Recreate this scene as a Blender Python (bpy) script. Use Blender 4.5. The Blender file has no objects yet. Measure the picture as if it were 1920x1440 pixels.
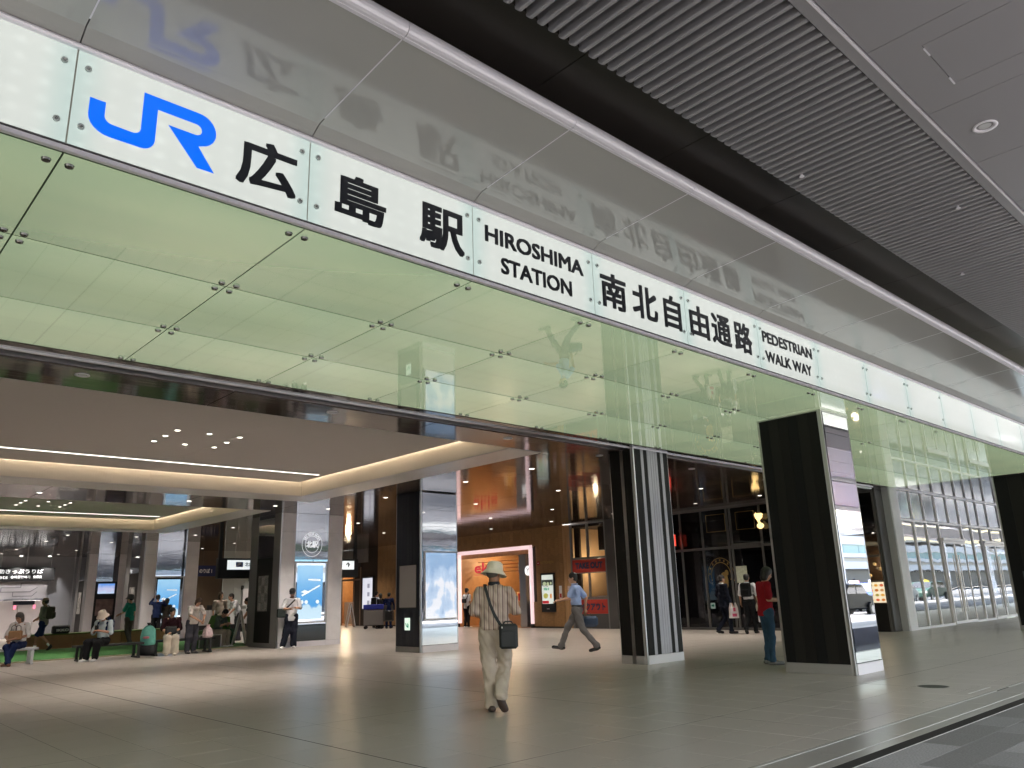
import bpy, bmesh, math, random
import numpy as np
from mathutils import Vector, Matrix
random.seed(7)
rng = np.random.default_rng(7)
S = bpy.context.scene
COL = S.collection
R = math.radians
# ------------------------------------------------------------------ camera
YAW, PITCH, ROLL, FPX, CH = 0.7508, 0.2661, -0.0316, 1455.07, 1.218
cd = bpy.data.cameras.new('camera'); cam = bpy.data.objects.new('camera', cd); COL.objects.link(cam)
_f = Vector((math.sin(YAW)*math.cos(PITCH), math.cos(YAW)*math.cos(PITCH), math.sin(PITCH)))
_r = Vector((math.cos(YAW), -math.sin(YAW), 0)); _u = _r.cross(_f)
_r2 = _r*math.cos(ROLL)+_u*math.sin(ROLL); _u2 = -_r*math.sin(ROLL)+_u*math.cos(ROLL)
cam.matrix_world = Matrix(((_r2.x, _u2.x, -_f.x, 0), (_r2.y, _u2.y, -_f.y, 0), (_r2.z, _u2.z, -_f.z, CH), (0, 0, 0, 1)))
cd.sensor_width = 36; cd.lens = 36*FPX/1920; cd.clip_start = 0.05; cd.clip_end = 2000
S.camera = cam
# ------------------------------------------------------------------ world, sun, exposure
EXPO = 3.5
SUN_EL, SUN_AZ = R(54), R(205)          # azimuth measured from +Y clockwise
W_ = bpy.data.worlds.new('World'); S.world = W_; W_.use_nodes = True
nt = W_.node_tree; bg = nt.nodes['Background']
sky = nt.nodes.new('ShaderNodeTexSky'); sky.sky_type = 'NISHITA'; sky.sun_disc = False
sky.sun_elevation = SUN_EL; sky.sun_rotation = SUN_AZ; sky.air_density = 1.6; sky.dust_density = 4.0
nt.links.new(sky.outputs[0], bg.inputs[0]); bg.inputs[1].default_value = 0.15
sl = bpy.data.lights.new('sun', 'SUN'); sl.energy = 5.0; sl.angle = R(0.6); sl.color = (1, .96, .9)
so = bpy.data.objects.new('sun', sl); COL.objects.link(so)
_d = Vector((math.sin(SUN_AZ)*math.cos(SUN_EL), math.cos(SUN_AZ)*math.cos(SUN_EL), math.sin(SUN_EL)))
so.rotation_euler = _d.to_track_quat('Z', 'Y').to_euler()
S.view_settings.view_transform = 'Standard'; S.view_settings.look = 'None'
S.view_settings.exposure = EXPO; S.view_settings.gamma = 1; S.view_settings.use_curve_mapping = False
S.cycles.use_denoising = True
S.cycles.max_bounces = 7; S.cycles.diffuse_bounces = 4; S.cycles.glossy_bounces = 4; S.cycles.transmission_bounces = 5
S.cycles.transparent_max_bounces = 8; S.cycles.caustics_reflective = False; S.cycles.caustics_refractive = False
S.cycles.sample_clamp_indirect = 4.0
EM = 2.0**(-EXPO)                        # emission value that shows as 1.0
# ------------------------------------------------------------------ materials
def lin(r, g, b): return tuple(((c/255)/12.92 if c <= 10 else ((c/255+.055)/1.055)**2.4) for c in (r, g, b))
MATS = {}
def mat(name, col, rough=.5, metal=0., spec=.5, emit=None, es=0., var=0., vscale=3., bump=0., bscale=40., coat=0., trans=0., alpha=1., stretch=None, objrand=0., coord='Object'):
    if name in MATS: return MATS[name]
    m = bpy.data.materials.new(name); m.use_nodes = True; t = m.node_tree; b = t.nodes['Principled BSDF']
    I = b.inputs
    I['Base Color'].default_value = (*col, 1); I['Roughness'].default_value = rough; I['Metallic'].default_value = metal
    I['Specular IOR Level'].default_value = spec; I['Coat Weight'].default_value = coat; I['Coat Roughness'].default_value = .03
    I['Transmission Weight'].default_value = trans; I['Alpha'].default_value = alpha
    if emit is not None:
        I['Emission Color'].default_value = (*emit, 1); I['Emission Strength'].default_value = es*EM
    N, L = t.nodes, t.links
    if var or bump or objrand:
        tc = N.new('ShaderNodeTexCoord'); src = tc.outputs['Object' if coord == 'World' else coord]
        if coord == 'World': src = N.new('ShaderNodeNewGeometry').outputs['Position']
        if stretch:
            mp = N.new('ShaderNodeMapping'); mp.inputs['Scale'].default_value = stretch; L.new(src, mp.inputs[0]); src = mp.outputs[0]
        if var or objrand:
            nz = N.new('ShaderNodeTexNoise'); nz.inputs['Scale'].default_value = vscale; nz.inputs['Detail'].default_value = 5
            L.new(src, nz.inputs['Vector'])
            mr = N.new('ShaderNodeMapRange'); mr.inputs[1].default_value = .3; mr.inputs[2].default_value = .7
            mr.inputs[3].default_value = 1-var; mr.inputs[4].default_value = 1+var; L.new(nz.outputs[0], mr.inputs[0])
            val = mr.outputs[0]
            if objrand:
                oi = N.new('ShaderNodeObjectInfo'); m2 = N.new('ShaderNodeMapRange')
                m2.inputs[3].default_value = 1-objrand; m2.inputs[4].default_value = 1+objrand; L.new(oi.outputs['Random'], m2.inputs[0])
                mu = N.new('ShaderNodeMath'); mu.operation = 'MULTIPLY'; L.new(val, mu.inputs[0]); L.new(m2.outputs[0], mu.inputs[1]); val = mu.outputs[0]
            vm = N.new('ShaderNodeVectorMath'); vm.operation = 'SCALE'; vm.inputs[0].default_value = col; L.new(val, vm.inputs['Scale'])
            L.new(vm.outputs[0], I['Base Color'])
        if bump:
            n2 = N.new('ShaderNodeTexNoise'); n2.inputs['Scale'].default_value = bscale; n2.inputs['Detail'].default_value = 3
            L.new(src, n2.inputs['Vector'])
            bp = N.new('ShaderNodeBump'); bp.inputs['Strength'].default_value = 1.0; bp.inputs['Distance'].default_value = bump
            L.new(n2.outputs[0], bp.inputs['Height']); L.new(bp.outputs[0], I['Normal'])
    MATS[name] = m
    return m
def nodes_of(m): return m.node_tree.nodes, m.node_tree.links, m.node_tree.nodes['Principled BSDF'].inputs
def cloth(name, col, var=.12, bump=.0025): return mat(name, col, rough=.9, spec=.2, var=var, vscale=7, bump=bump, bscale=55)
# ------------------------------------------------------------------ object helpers
def link(o, parent=None):
    COL.objects.link(o)
    if parent is not None: o.parent = parent
    return o
def thing(name, label, cat, loc=(0, 0, 0), rotz=0, group=None):
    o = bpy.data.objects.new(name, None); COL.objects.link(o); o.location = loc; o.rotation_euler = (0, 0, rotz)
    o.empty_display_size = .1
    o['label'] = label; o['category'] = cat
    if group: o['group'] = group
    return o
def tag(o, label, cat, group=None, kind=None):
    if label: o['label'] = label
    if cat: o['category'] = cat
    if group: o['group'] = group
    if kind: o['kind'] = kind
    return o
class MB:
    """collects simple solids into one mesh"""
    def __init__(s): s.v = []; s.f = []; s.smooth = []
    def add(s, vs, fs, sm=False):
        n = len(s.v); s.v += [tuple(v) for v in vs]; s.f += [tuple(i+n for i in f) for f in fs]; s.smooth += [sm]*len(fs)
        return s
    def box(s, x0, x1, y0, y1, z0, z1, M=None):
        vs = [(x0,y0,z0),(x1,y0,z0),(x1,y1,z0),(x0,y1,z0),(x0,y0,z1),(x1,y0,z1),(x1,y1,z1),(x0,y1,z1)]
        if M is not None: vs = [M @ Vector(v) for v in vs]
        return s.add(vs, [(0,3,2,1),(4,5,6,7),(0,1,5,4),(1,2,6,5),(2,3,7,6),(3,0,4,7)])
    def cyl(s, c, r, h, axis='z', n=16, r2=None, cap=True, ax=None):
        """cylinder from c along axis by h"""
        r2 = r if r2 is None else r2
        c = Vector(c)
        if ax is None: ax = {'x': Vector((1,0,0)), 'y': Vector((0,1,0)), 'z': Vector((0,0,1))}[axis]
        ax = Vector(ax).normalized(); t = Vector((0,0,1)) if abs(ax.z) < .9 else Vector((1,0,0))
        a = ax.cross(t).normalized(); b = ax.cross(a)
        vs = []
        for i in range(n):
            d = a*math.cos(2*math.pi*i/n)+b*math.sin(2*math.pi*i/n)
            vs.append(c+d*r); vs.append(c+ax*h+d*r2)
        fs = [(2*i, 2*((i+1) % n), 2*((i+1) % n)+1, 2*i+1) for i in range(n)]
        s.add(vs, fs, True)
        if cap:
            s.add([vs[2*i] for i in range(n)], [tuple(range(n))]); s.add([vs[2*i+1] for i in range(n)], [tuple(range(n-1, -1, -1))])
        return s
    def tube(s, pts, r, n=8):
        for p, q in zip(pts[:-1], pts[1:]):
            p, q = Vector(p), Vector(q); s.cyl(p, r, (q-p).length, ax=(q-p), n=n)
        return s
    def lathe(s, prof, c=(0,0,0), n=20, sx=1, sy=1):
        vs = []; m = len(prof)
        for i in range(n):
            a = 2*math.pi*i/n
            for r, z in prof: vs.append((c[0]+r*math.cos(a)*sx, c[1]+r*math.sin(a)*sy, c[2]+z))
        fs = [(i*m+j, ((i+1) % n)*m+j, ((i+1) % n)*m+j+1, i*m+j+1) for i in range(n) for j in range(m-1)]
        return s.add(vs, fs, True)
    def ball(s, c, r, n=12):
        r = r if isinstance(r, (tuple, list)) else (r, r, r)
        prof = [(max(1e-4, math.sin(math.pi*k/(n//2))), -math.cos(math.pi*k/(n//2))) for k in range(n//2+1)]
        vs = []; m = len(prof)
        for i in range(n):
            a = 2*math.pi*i/n
            for q, z in prof: vs.append((c[0]+q*math.cos(a)*r[0], c[1]+q*math.sin(a)*r[1], c[2]+z*r[2]))
        fs = [(i*m+j, ((i+1) % n)*m+j, ((i+1) % n)*m+j+1, i*m+j+1) for i in range(n) for j in range(m-1)]
        return s.add(vs, fs, True)
    def prism(s, poly, d0, d1, plane='xz'):
        n = len(poly)
        mk = {'xz': lambda p, d: (p[0], d, p[1]), 'yz': lambda p, d: (d, p[0], p[1]), 'xy': lambda p, d: (p[0], p[1], d)}[plane]
        vs = [mk(p, d0) for p in poly]+[mk(p, d1) for p in poly]
        fs = [(i, (i+1) % n, (i+1) % n+n, i+n) for i in range(n)]
        fs += [tuple(range(n-1, -1, -1)), tuple(range(n, 2*n))]
        return s.add(vs, fs)
    def mesh(s, name, m=None, bevel=0):
        me = bpy.data.meshes.new(name); me.from_pydata(s.v, [], s.f)
        bm = bmesh.new(); bm.from_mesh(me)
        bmesh.ops.recalc_face_normals(bm, faces=bm.faces)
        if bevel: bmesh.ops.bevel(bm, geom=bm.edges[:], offset=bevel, segments=1, affect='EDGES')
        bm.to_mesh(me); bm.free()
        if not bevel:
            for p, q in zip(me.polygons, s.smooth): p.use_smooth = q
        if m: me.materials.append(m)
        return me
    def build(s, name, m, parent=None, bevel=0, loc=None):
        o = bpy.data.objects.new(name, s.mesh(name, m, bevel))
        if loc: o.location = loc
        return link(o, parent)
def inst(name, me, parent, loc, rot=None):
    o = bpy.data.objects.new(name, me); o.location = loc
    if rot: o.rotation_euler = rot
    return link(o, parent)
def tree_copy(o, parent=None):
    c = o.copy(); COL.objects.link(c); c.parent = parent
    for ch in o.children:
        tree_copy(ch, c)
    return c
def box(name, x0, x1, y0, y1, z0, z1, m, parent=None, bevel=0): return MB().box(x0,x1,y0,y1,z0,z1).build(name, m, parent, bevel)
def sbox(name, *a, **k):
    o = box(name, *a, **k); o['kind'] = 'structure'; return o
# ------------------------------------------------------------------ lettering: flat glyph meshes, emboldened by shifted copies
def text_mesh(body, bold=0.0, res=3):
    t = bpy.data.curves.new('lettering', 'FONT'); t.body = body; t.size = 1; t.resolution_u = res
    o = bpy.data.objects.new('lettering', t); COL.objects.link(o)
    dg = bpy.context.evaluated_depsgraph_get(); dg.update()
    me = o.evaluated_get(dg).to_mesh()
    vs = np.array([v.co[:] for v in me.vertices]); fs = [tuple(p.vertices) for p in me.polygons]
    o.evaluated_get(dg).to_mesh_clear(); bpy.data.objects.remove(o); bpy.data.curves.remove(t)
    if bold:
        V = []; F = []; n = len(vs)
        g = (-1, -.5, 0, .5, 1); offs = [(bold*a, bold*b) for a in g for b in g if max(abs(a), abs(b)) == 1 or (a, b) == (0, 0)]
        for i, (dx, dy) in enumerate(offs):
            V.append(vs+np.array([dx, dy, i*.0004])); F += [tuple(q+i*n for q in f) for f in fs]
        vs = np.concatenate(V); fs = F
    return vs, fs
def text(name, body, x0, x1, z0, z1, depth, m, parent, bold=.03, facing='-y', label=None):
    """lettering fitted into a rectangle. facing -y: on a wall seen from -y; facing -x: wall seen from -x, x0/x1 are y values (left,right as read)"""
    vs, fs = text_mesh(body, bold)
    lo, hi = vs.min(0), vs.max(0)
    u = (vs[:, 0]-lo[0])/(hi[0]-lo[0]); w = (vs[:, 1]-lo[1])/(hi[1]-lo[1]); d = vs[:, 2]
    X = x0+u*(x1-x0); Z = z0+w*(z1-z0)
    if facing == '-y': P = np.stack([X, depth-d, Z], 1)
    elif facing == '+y': P = np.stack([X, depth+d, Z], 1)
    else: P = np.stack([depth-d, X, Z], 1)
    me = bpy.data.meshes.new(name); me.from_pydata(P.tolist(), [], fs); me.materials.append(m)
    o = bpy.data.objects.new(name, me); link(o, parent)
    if label: o['label'] = label
    return o
# ------------------------------------------------------------------ shared materials
M_steel = mat('brushed steel', (.55,.54,.54), rough=.28, metal=1, bump=.0006, bscale=90)
M_alu = mat('painted aluminium', (.52,.51,.53), rough=.4, metal=.3)
M_dark = mat('dark laminate', (.010,.0085,.008), rough=.5, spec=.2)
M_black = mat('black paint', (.01,.01,.011), rough=.5)
M_navy = mat('navy laminate', (.01,.013,.022), rough=.4, spec=.4)
M_mirror = mat('mirror', (.86,.87,.9), rough=.015, metal=1)
M_wavy = mat('wavy mirror', (.30,.31,.34), rough=.03, metal=1, bump=.0011, bscale=.9, stretch=(1,1,4))
M_white = mat('white paint', (.78,.77,.78), rough=.45, var=.03)
M_seal = mat('joint sealant', (.30,.28,.24), rough=.7)
M_ink = mat('ink black lettering', (.008,.01,.016), rough=.35)
M_glassdk = mat('dark glazing', (.01,.012,.014), rough=.03, spec=.9)
# ================================================================== LIGHT FITTINGS
M_lamp = mat('lit lamp', (1,1,1), emit=(1,.93,.82), es=7)
M_lampoff = mat('unlit lamp glass', (.55,.55,.56), rough=.3)
M_ring = mat('lamp ring', (.6,.59,.58), rough=.35)
_ring = MB().lathe([(.052,0),(.066,-.006),(.066,0)], n=20).mesh('trim_ring', M_ring)
_disc = MB().cyl((0,0,-.004), .052, .003, n=16).mesh('lamp_disc', M_lamp)
_dl_n = 0
def downlight(x, y, z, label, power=30, group='downlights in the brown ceiling', s=1.0, spot=True, angle=100):
    t = thing('downlight', label, 'downlight', (x, y, z-.001), group=group)
    a = inst('trim_ring', _ring, t, (0,0,0)); b = inst('lamp_disc', _disc, t, (0,0,0))
    a.scale = b.scale = (s, s, 1)
    if spot:
        l = bpy.data.lights.new('lamp', 'SPOT'); l.energy = power; l.spot_size = R(angle); l.spot_blend = .9; l.color = (1,.91,.80); l.shadow_soft_size = .05
        o = bpy.data.objects.new('lamp', l); link(o, t); o.location = (0,0,-.02)
    return t
# ================================================================== GROUND
X0, WJ = .847, 1.554
YS, ZG = 4.674, 3.803
M_slab = mat('tile joint', (.035,.032,.03), rough=.9, spec=.1)
floor = sbox('floor', -14, 60, 2.74, 60, -.12, -.001, M_slab)
M_tile = mat('porcelain tile', (.42,.375,.34), rough=.31, spec=.45, var=.03, vscale=.9, objrand=.025, coord='World')
N_, L_, I_ = nodes_of(M_tile)
_rn = N_.new('ShaderNodeTexNoise'); _rn.inputs['Scale'].default_value = 2.3; _rn.inputs['Detail'].default_value = 8
_tc = N_.new('ShaderNodeNewGeometry'); _mp = N_.new('ShaderNodeMapping'); _mp.inputs['Scale'].default_value = (1,3,1)
L_.new(_tc.outputs['Position'], _mp.inputs[0]); L_.new(_mp.outputs[0], _rn.inputs['Vector'])
_mr = N_.new('ShaderNodeMapRange'); _mr.inputs[3].default_value = .235; _mr.inputs[4].default_value = .30; L_.new(_rn.outputs[0], _mr.inputs[0]); I_['Roughness'].default_value = .30
TX, TY, JX, JY = .5535, .598, 3.78, 4.752
cells = []
for i in range(-33, 103):
    for j in range(-3, 92):
        x0 = JX+i*TX; y0 = JY+j*TY; x1 = x0+TX; y1 = y0+TY
        if y0 < 3.3: y0 = 3.30
        if y1 < y0+.05: continue
        gx0 = .008 if i % 6 == 0 else .0028; gx1 = .008 if (i+1) % 6 == 0 else .0028
        gy0 = .006 if j % 5 == 0 else .0028; gy1 = .006 if (j+1) % 5 == 0 else .0028
        cells.append((x0+gx0, x1-gx1, y0+gy0, y1-gy1))
def cam_size(c):
    p = Vector(((c[0]+c[1])/2, (c[2]+c[3])/2, 0))-Vector((0,0,CH)); dz = p.dot(_f)
    if dz < .8: return 0
    x = 960+FPX*p.dot(_r2)/dz; y = 720-FPX*p.dot(_u2)/dz
    if not (-60 < x < 1980 and y < 1480): return 0
    return (CH/p.length)/(dz*dz)
cells.sort(key=cam_size, reverse=True)
for c in cells[:300]:
    o = MB().box(c[0]-(c[0]+c[1])/2, c[1]-(c[0]+c[1])/2, c[2]-(c[2]+c[3])/2, c[3]-(c[2]+c[3])/2, -.012, 0).build('tile', M_tile, floor)
    o.location = ((c[0]+c[1])/2, (c[2]+c[3])/2, 0)
mb = MB()
for c in cells[300:]: mb.box(*c, -.012, 0)
o = mb.build('tile', M_tile, floor); o['kind'] = 'stuff'
# threshold strips between tiles and paving
M_strip = mat('steel strip', (.55,.54,.53), rough=.4, metal=.4)
M_gran = mat('granite band', (.29,.27,.25), rough=.3, var=.04, vscale=6)
for a, b in ((3.255, 3.268), (2.975, 2.985)):
    for x0, x1 in ((-14, 2.4), (2.41, 10.45), (10.9, 60)) if a > 3.1 else ((-14, 60),):
        o = box('metal_strip', x0, x1, a, b, -.01, .003, M_strip, floor)
o = box('metal_strip', 10.05, 10.8, 3.42, 3.432, -.004, .003, M_strip, floor)
i = -26
while i < 60:
    x = JX+i*TX*2; i += 1
    box('threshold_tile', x+.003, x+TX*2-.003, 2.99, 3.25, -.01, 0, M_gran, floor) if -4 < x < 34 else None
    box('threshold_tile', x+.003, x+TX*2-.003, 2.868, 2.972, -.01, 0, M_gran, floor) if -4 < x < 34 else None
M_drain = mat('drain steel', (.30,.29,.28), rough=.3, metal=.5)
i = 0
for i in range(-4, 24): box('drain_cover', i*1.107+.1, i*1.107+1.2, 2.757, 2.86, -.012, -.002, M_drain, floor)
box('metal_strip', -14, 60, 2.744, 2.752, -.01, .003, M_strip, floor)
box('metal_strip', -14, 60, 3.27, 3.297, -.01, 0, M_gran, floor)
# manhole / floor box
t = thing('floor_drain', 'round dark metal drain cover flush in the tiles right of the big mirrored column', 'drain cover', (10.53,3.97,0))
MB().cyl((0,0,-.002), .175, .0025, n=40).build('rim', mat('drain rim', (.10,.095,.09), rough=.4), t); MB().cyl((0,0,-.001), .16, .002, n=40).build('cover', M_black, t)
# dark block paving outside
M_pavbase = mat('paving joint', (.03,.03,.03), rough=.9)
pav = sbox('pavement', -14, 90, -4.3, 2.74, -.12, -.006, M_pavbase)
PV = [mat('granite paver %s' % n, c, rough=.62, var=.28, vscale=70, bump=.002, bscale=120) for n, c in (('dark', (.15,.143,.143)), ('mid', (.19,.184,.184)), ('light', (.26,.25,.253)))]
pc = []
for j in range(0, 12):
    for i in range(-20, 150):
        x0 = 3.0+i*.553+(j % 2)*.27; y1 = 2.74-j*.285
        pc.append((x0+.002, x0+.551, y1-.283, y1-.002))
pc.sort(key=cam_size, reverse=True)
for c in pc[:220]:
    MB().box(*c, -.03, 0).build('paver', random.choice(PV), pav)
for k in range(3):
    mb = MB()
    for c in pc[220+k::3]: mb.box(*c, -.03, 0)
    o = mb.build('paver', PV[k], pav); o['kind'] = 'stuff'
sbox('pavement', -14, 90, -4.3, -.7, -.1, -.004, mat('far paving', (.09,.088,.088), rough=.6, var=.15, vscale=2))
sbox('kerb', -14, 90, -4.5, -4.3, -.25, .0, mat('kerb stone', (.42,.41,.4), rough=.7, var=.1))
sbox('road', -300, 400, -26, -4.5, -.3, -.13, mat('asphalt', (.05,.05,.052), rough=.85, var=.15, vscale=8))
sbox('ground', -400, 500, -400, 400, -.6, -.31, mat('far ground', (.16,.155,.15), rough=.9))
mb = MB()
for i in range(-4, 22): mb.box(i*5, i*5+3, -10.1, -9.95, -.13, -.126)
o = mb.build('road_marking', M_white); o['kind'] = 'structure'
# ================================================================== ENTRANCE CANOPY: SIGN
M_sign = mat('backlit opal glass', (.28,.30,.28), rough=.35, spec=.5, coat=.6)
N_, L_, I_ = nodes_of(M_sign)
tc = N_.new('ShaderNodeTexCoord'); sx = N_.new('ShaderNodeSeparateXYZ'); L_.new(tc.outputs['Object'], sx.inputs[0])
def mth(op, a, b=None, N=N_, L=L_):
    n = N.new('ShaderNodeMath'); n.operation = op
    for i, v in enumerate((a, b)):
        if v is None: continue
        if isinstance(v, (int, float)): n.inputs[i].default_value = v
        else: L.new(v, n.inputs[i])
    return n.outputs[0]
# rows of LED dots glowing through the glass
def cellf(c, p): return mth('SUBTRACT', mth('FRACT', mth('DIVIDE', c, p)), .5)
dx = cellf(sx.outputs[0], .148); dz = cellf(sx.outputs[2], .112)
rr = mth('SQRT', mth('ADD', mth('MULTIPLY', dx, dx), mth('MULTIPLY', dz, dz)))
dot = N_.new('ShaderNodeMapRange'); dot.interpolation_type = 'SMOOTHSTEP'; dot.inputs[1].default_value = .36; dot.inputs[2].default_value = .02; dot.inputs[3].default_value = 0; dot.inputs[4].default_value = 1
L_.new(rr, dot.inputs[0])
nz = N_.new('ShaderNodeTexNoise'); nz.inputs['Scale'].default_value = 3.1; nz.noise_dimensions = '3D'; L_.new(tc.outputs['Object'], nz.inputs['Vector'])
dot2 = mth('MULTIPLY', dot.outputs[0], mth('MULTIPLY', nz.outputs[0], .20))
edge = N_.new('ShaderNodeMapRange'); edge.interpolation_type = 'SMOOTHSTEP'; edge.inputs[1].default_value = .0; edge.inputs[2].default_value = .22
ex = mth('MINIMUM', sx.outputs[0], mth('SUBTRACT', WJ, sx.outputs[0])); L_.new(ex, edge.inputs[0])
mixc = N_.new('ShaderNodeMix'); mixc.data_type = 'RGBA'; L_.new(edge.outputs[0], mixc.inputs[0])
mixc.inputs[6].default_value = (.53,.66,.62,1); mixc.inputs[7].default_value = (.70,.735,.69,1)
L_.new(mixc.outputs[2], I_['Emission Color'])
es = mth('MULTIPLY', mth('ADD', mth('ADD', .80, dot2), mth('MULTIPLY', nz.outputs[0], .10)), EM)
L_.new(es, I_['Emission Strength'])
sign = thing('station_sign', 'long backlit white glass fascia sign naming the station above the entrance', 'sign', (X0, YS, 3.83))
def inS(o): o.parent = sign; o.matrix_parent_inverse = Matrix.Translation((-X0, -YS, -3.83)); return o
pm = MB().box(.005, WJ-.005, 0, .012, 3.852, 4.498).mesh('sign_panel', M_sign)
M_bolt = mat('bolt cap', (.42,.43,.42), rough=.25, metal=.8)
M_bring = mat('glass disc', (.50,.56,.54), rough=.15)
bolt1 = MB().cyl((0,-.012,0), .020, .012, axis='y', n=14).cyl((0,-.017,0), .009, .006, axis='y', n=8).mesh('bolt', M_bring)
bolt1.materials.append(M_bolt)
for p in bolt1.polygons[16:]: p.material_index = 1
for k in range(-3, 15):
    x = X0+k*WJ
    o = inst('sign_panel', pm, None, (x, YS, 0)); inS(o)
    if k < 9:
        for dxx in (.065, WJ-.065):
            for z in (3.99, 4.39): inS(inst('bolt', bolt1, None, (x+dxx, YS, z)))
    inS(box('panel_joint', x-.006, x+.006, YS+.004, YS+.014, 3.85, 4.50, M_seal))
inS(box('backing', X0-3*WJ, X0+15*WJ, YS+.016, YS+.03, 3.84, 4.52, M_white))
M_lip = mat('satin white metal', (.80,.77,.82), rough=.35, metal=.1)
mb = MB()
mb.prism([(YS-.022,4.502),(YS-.030,4.516),(YS-.022,4.532),(YS+.02,4.532),(YS+.02,4.502)], X0-3*WJ, X0+15*WJ, 'yz')
inS(mb.build('top_frame', M_lip))
mb = MB().box(X0-3*WJ, X0+15*WJ, YS-.012, YS+.03, 3.842, 3.8505)
inS(mb.build('bottom_frame', mat('dark frame', (.10,.095,.10), rough=.3, metal=.6)))
inS(MB().box(X0-3*WJ, X0+15*WJ, YS-.002, YS+.03, 3.812, 3.841).build('bottom_frame', M_lip))
# lettering
yl = YS-.003
for ch, a in (('広',(1.86,2.30,3.98,4.355)), ('島',(2.615,3.065,3.985,4.355)), ('駅',(3.39,3.855,3.98,4.365)),
              ('南',(5.61,6.01,3.975,4.355)), ('北',(6.11,6.535,3.98,4.355)), ('自',(6.65,6.965,3.975,4.365)),
              ('由',(7.13,7.51,3.98,4.365)), ('通',(7.57,7.975,3.985,4.36)), ('路',(8.05,8.445,3.98,4.37))):
    inS(text('lettering', ch, *a, yl, M_ink, None, bold=.024))
for ch, a in (('HIROSHIMA',(4.09,5.36,4.212,4.37)), ('STATION',(4.27,5.18,3.955,4.112)), ('PEDESTRIAN',(8.72,10.02,4.222,4.375)), ('WALK WAY',(8.75,9.95,3.965,4.115))):
    inS(text('lettering', ch, *a, yl, M_ink, None, bold=.026))
M_blue = mat('blue translucent film', (0,.12,.75), rough=.3, emit=(0,.13,.80), es=.88)
def arc(cx, cz, rx, rz, a0, a1, n=8): return [(cx+rx*math.cos(R(a0+(a1-a0)*i/n)), cz+rz*math.sin(R(a0+(a1-a0)*i/n))) for i in range(n+1)]
poly = [(.94,4.21),(1.03,4.21),(1.03,4.12)]+arc(1.08,4.12,.05,.045,180,270,5)+[(1.18,4.072)]+arc(1.195,4.115,.045,.043,270,360,5)
poly += [(1.24,4.38)]+arc(1.59,4.26,.12,.12,90,-60,12)[0:]+[(1.60,4.135),(1.715,3.978),(1.60,3.978),(1.40,4.213),(1.575,4.213)]
poly += arc(1.575,4.2525,.04,.0395,-90,90,8)+[(1.33,4.292),(1.33,4.07)]+arc(1.25,4.07,.08,.085,0,-90,6)+[(1.10,3.985)]+arc(1.07,4.10,.13,.115,-90,-180,6)
mb = MB(); n = len(poly); mb.add([(p[0], yl-.001, p[1]) for p in poly], [tuple(range(n))])
inS(mb.build('logo', M_blue))
# ================================================================== GREEN GLASS SOFFIT
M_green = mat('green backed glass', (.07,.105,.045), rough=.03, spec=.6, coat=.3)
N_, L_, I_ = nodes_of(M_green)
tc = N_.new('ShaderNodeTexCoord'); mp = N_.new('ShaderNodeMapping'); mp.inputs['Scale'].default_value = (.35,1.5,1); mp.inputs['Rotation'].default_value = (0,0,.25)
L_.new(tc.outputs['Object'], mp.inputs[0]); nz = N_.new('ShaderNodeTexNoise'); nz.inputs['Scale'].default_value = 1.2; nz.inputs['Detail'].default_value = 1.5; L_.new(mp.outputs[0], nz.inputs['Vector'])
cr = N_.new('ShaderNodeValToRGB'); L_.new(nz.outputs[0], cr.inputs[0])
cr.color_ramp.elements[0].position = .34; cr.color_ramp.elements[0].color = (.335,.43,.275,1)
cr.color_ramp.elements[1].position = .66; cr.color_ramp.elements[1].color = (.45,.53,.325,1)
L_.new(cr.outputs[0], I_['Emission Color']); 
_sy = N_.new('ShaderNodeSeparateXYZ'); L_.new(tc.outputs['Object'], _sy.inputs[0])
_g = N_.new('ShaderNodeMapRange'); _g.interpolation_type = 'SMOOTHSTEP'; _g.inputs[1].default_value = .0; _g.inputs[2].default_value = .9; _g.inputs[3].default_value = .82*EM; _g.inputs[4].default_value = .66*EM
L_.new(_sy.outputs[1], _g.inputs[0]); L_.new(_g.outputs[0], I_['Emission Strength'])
soff = thing('glass_soffit', 'pale green backlit glass soffit over the entrance, under the lit sign', 'soffit', (X0, 4.72, ZG))
def inG(o, p=None): o.parent = soff; o.matrix_parent_inverse = Matrix.Translation((-X0, -4.72, -ZG)); return o
rows = [4.70, 6.072, 7.428, 8.70]
bolt2 = MB().cyl((0,0,-.016), .024, .014, n=14, r2=.028).cyl((0,0,-.004), .012, .01, n=8).mesh('bolt', mat('dark bolt', (.13,.13,.12), rough=.2, metal=.9))
for r_ in range(3):
    w = rows[r_+1]-rows[r_]
    gm = MB().box(.006, WJ-.006, .009, w-.009, 0, .003).mesh('glass_panel', M_green)
    for k in range(-4, 14):
        x = X0+k*WJ
        inG(inst('glass_panel', gm, None, (x, rows[r_], ZG)))
        if k < 9 and x < 22:
            for dxx in (.062, WJ-.062):
                for dy in ((.075 if r_ else .125), w-.07): inG(inst('bolt', bolt2, None, (x+dxx, rows[r_]+dy, ZG)))
inG(box('backing', X0-4*WJ, 22.6, 4.68, 8.71, ZG+.014, ZG+.03, mat('dark green gap', (.02,.03,.015), rough=.8)))
M_brown = mat('bronze ceiling panel', (.07,.05,.042), rough=.085, metal=0, spec=.55, bump=.0038, bscale=1.0, stretch=(.5,2.2,1), coord='Object')
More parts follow.
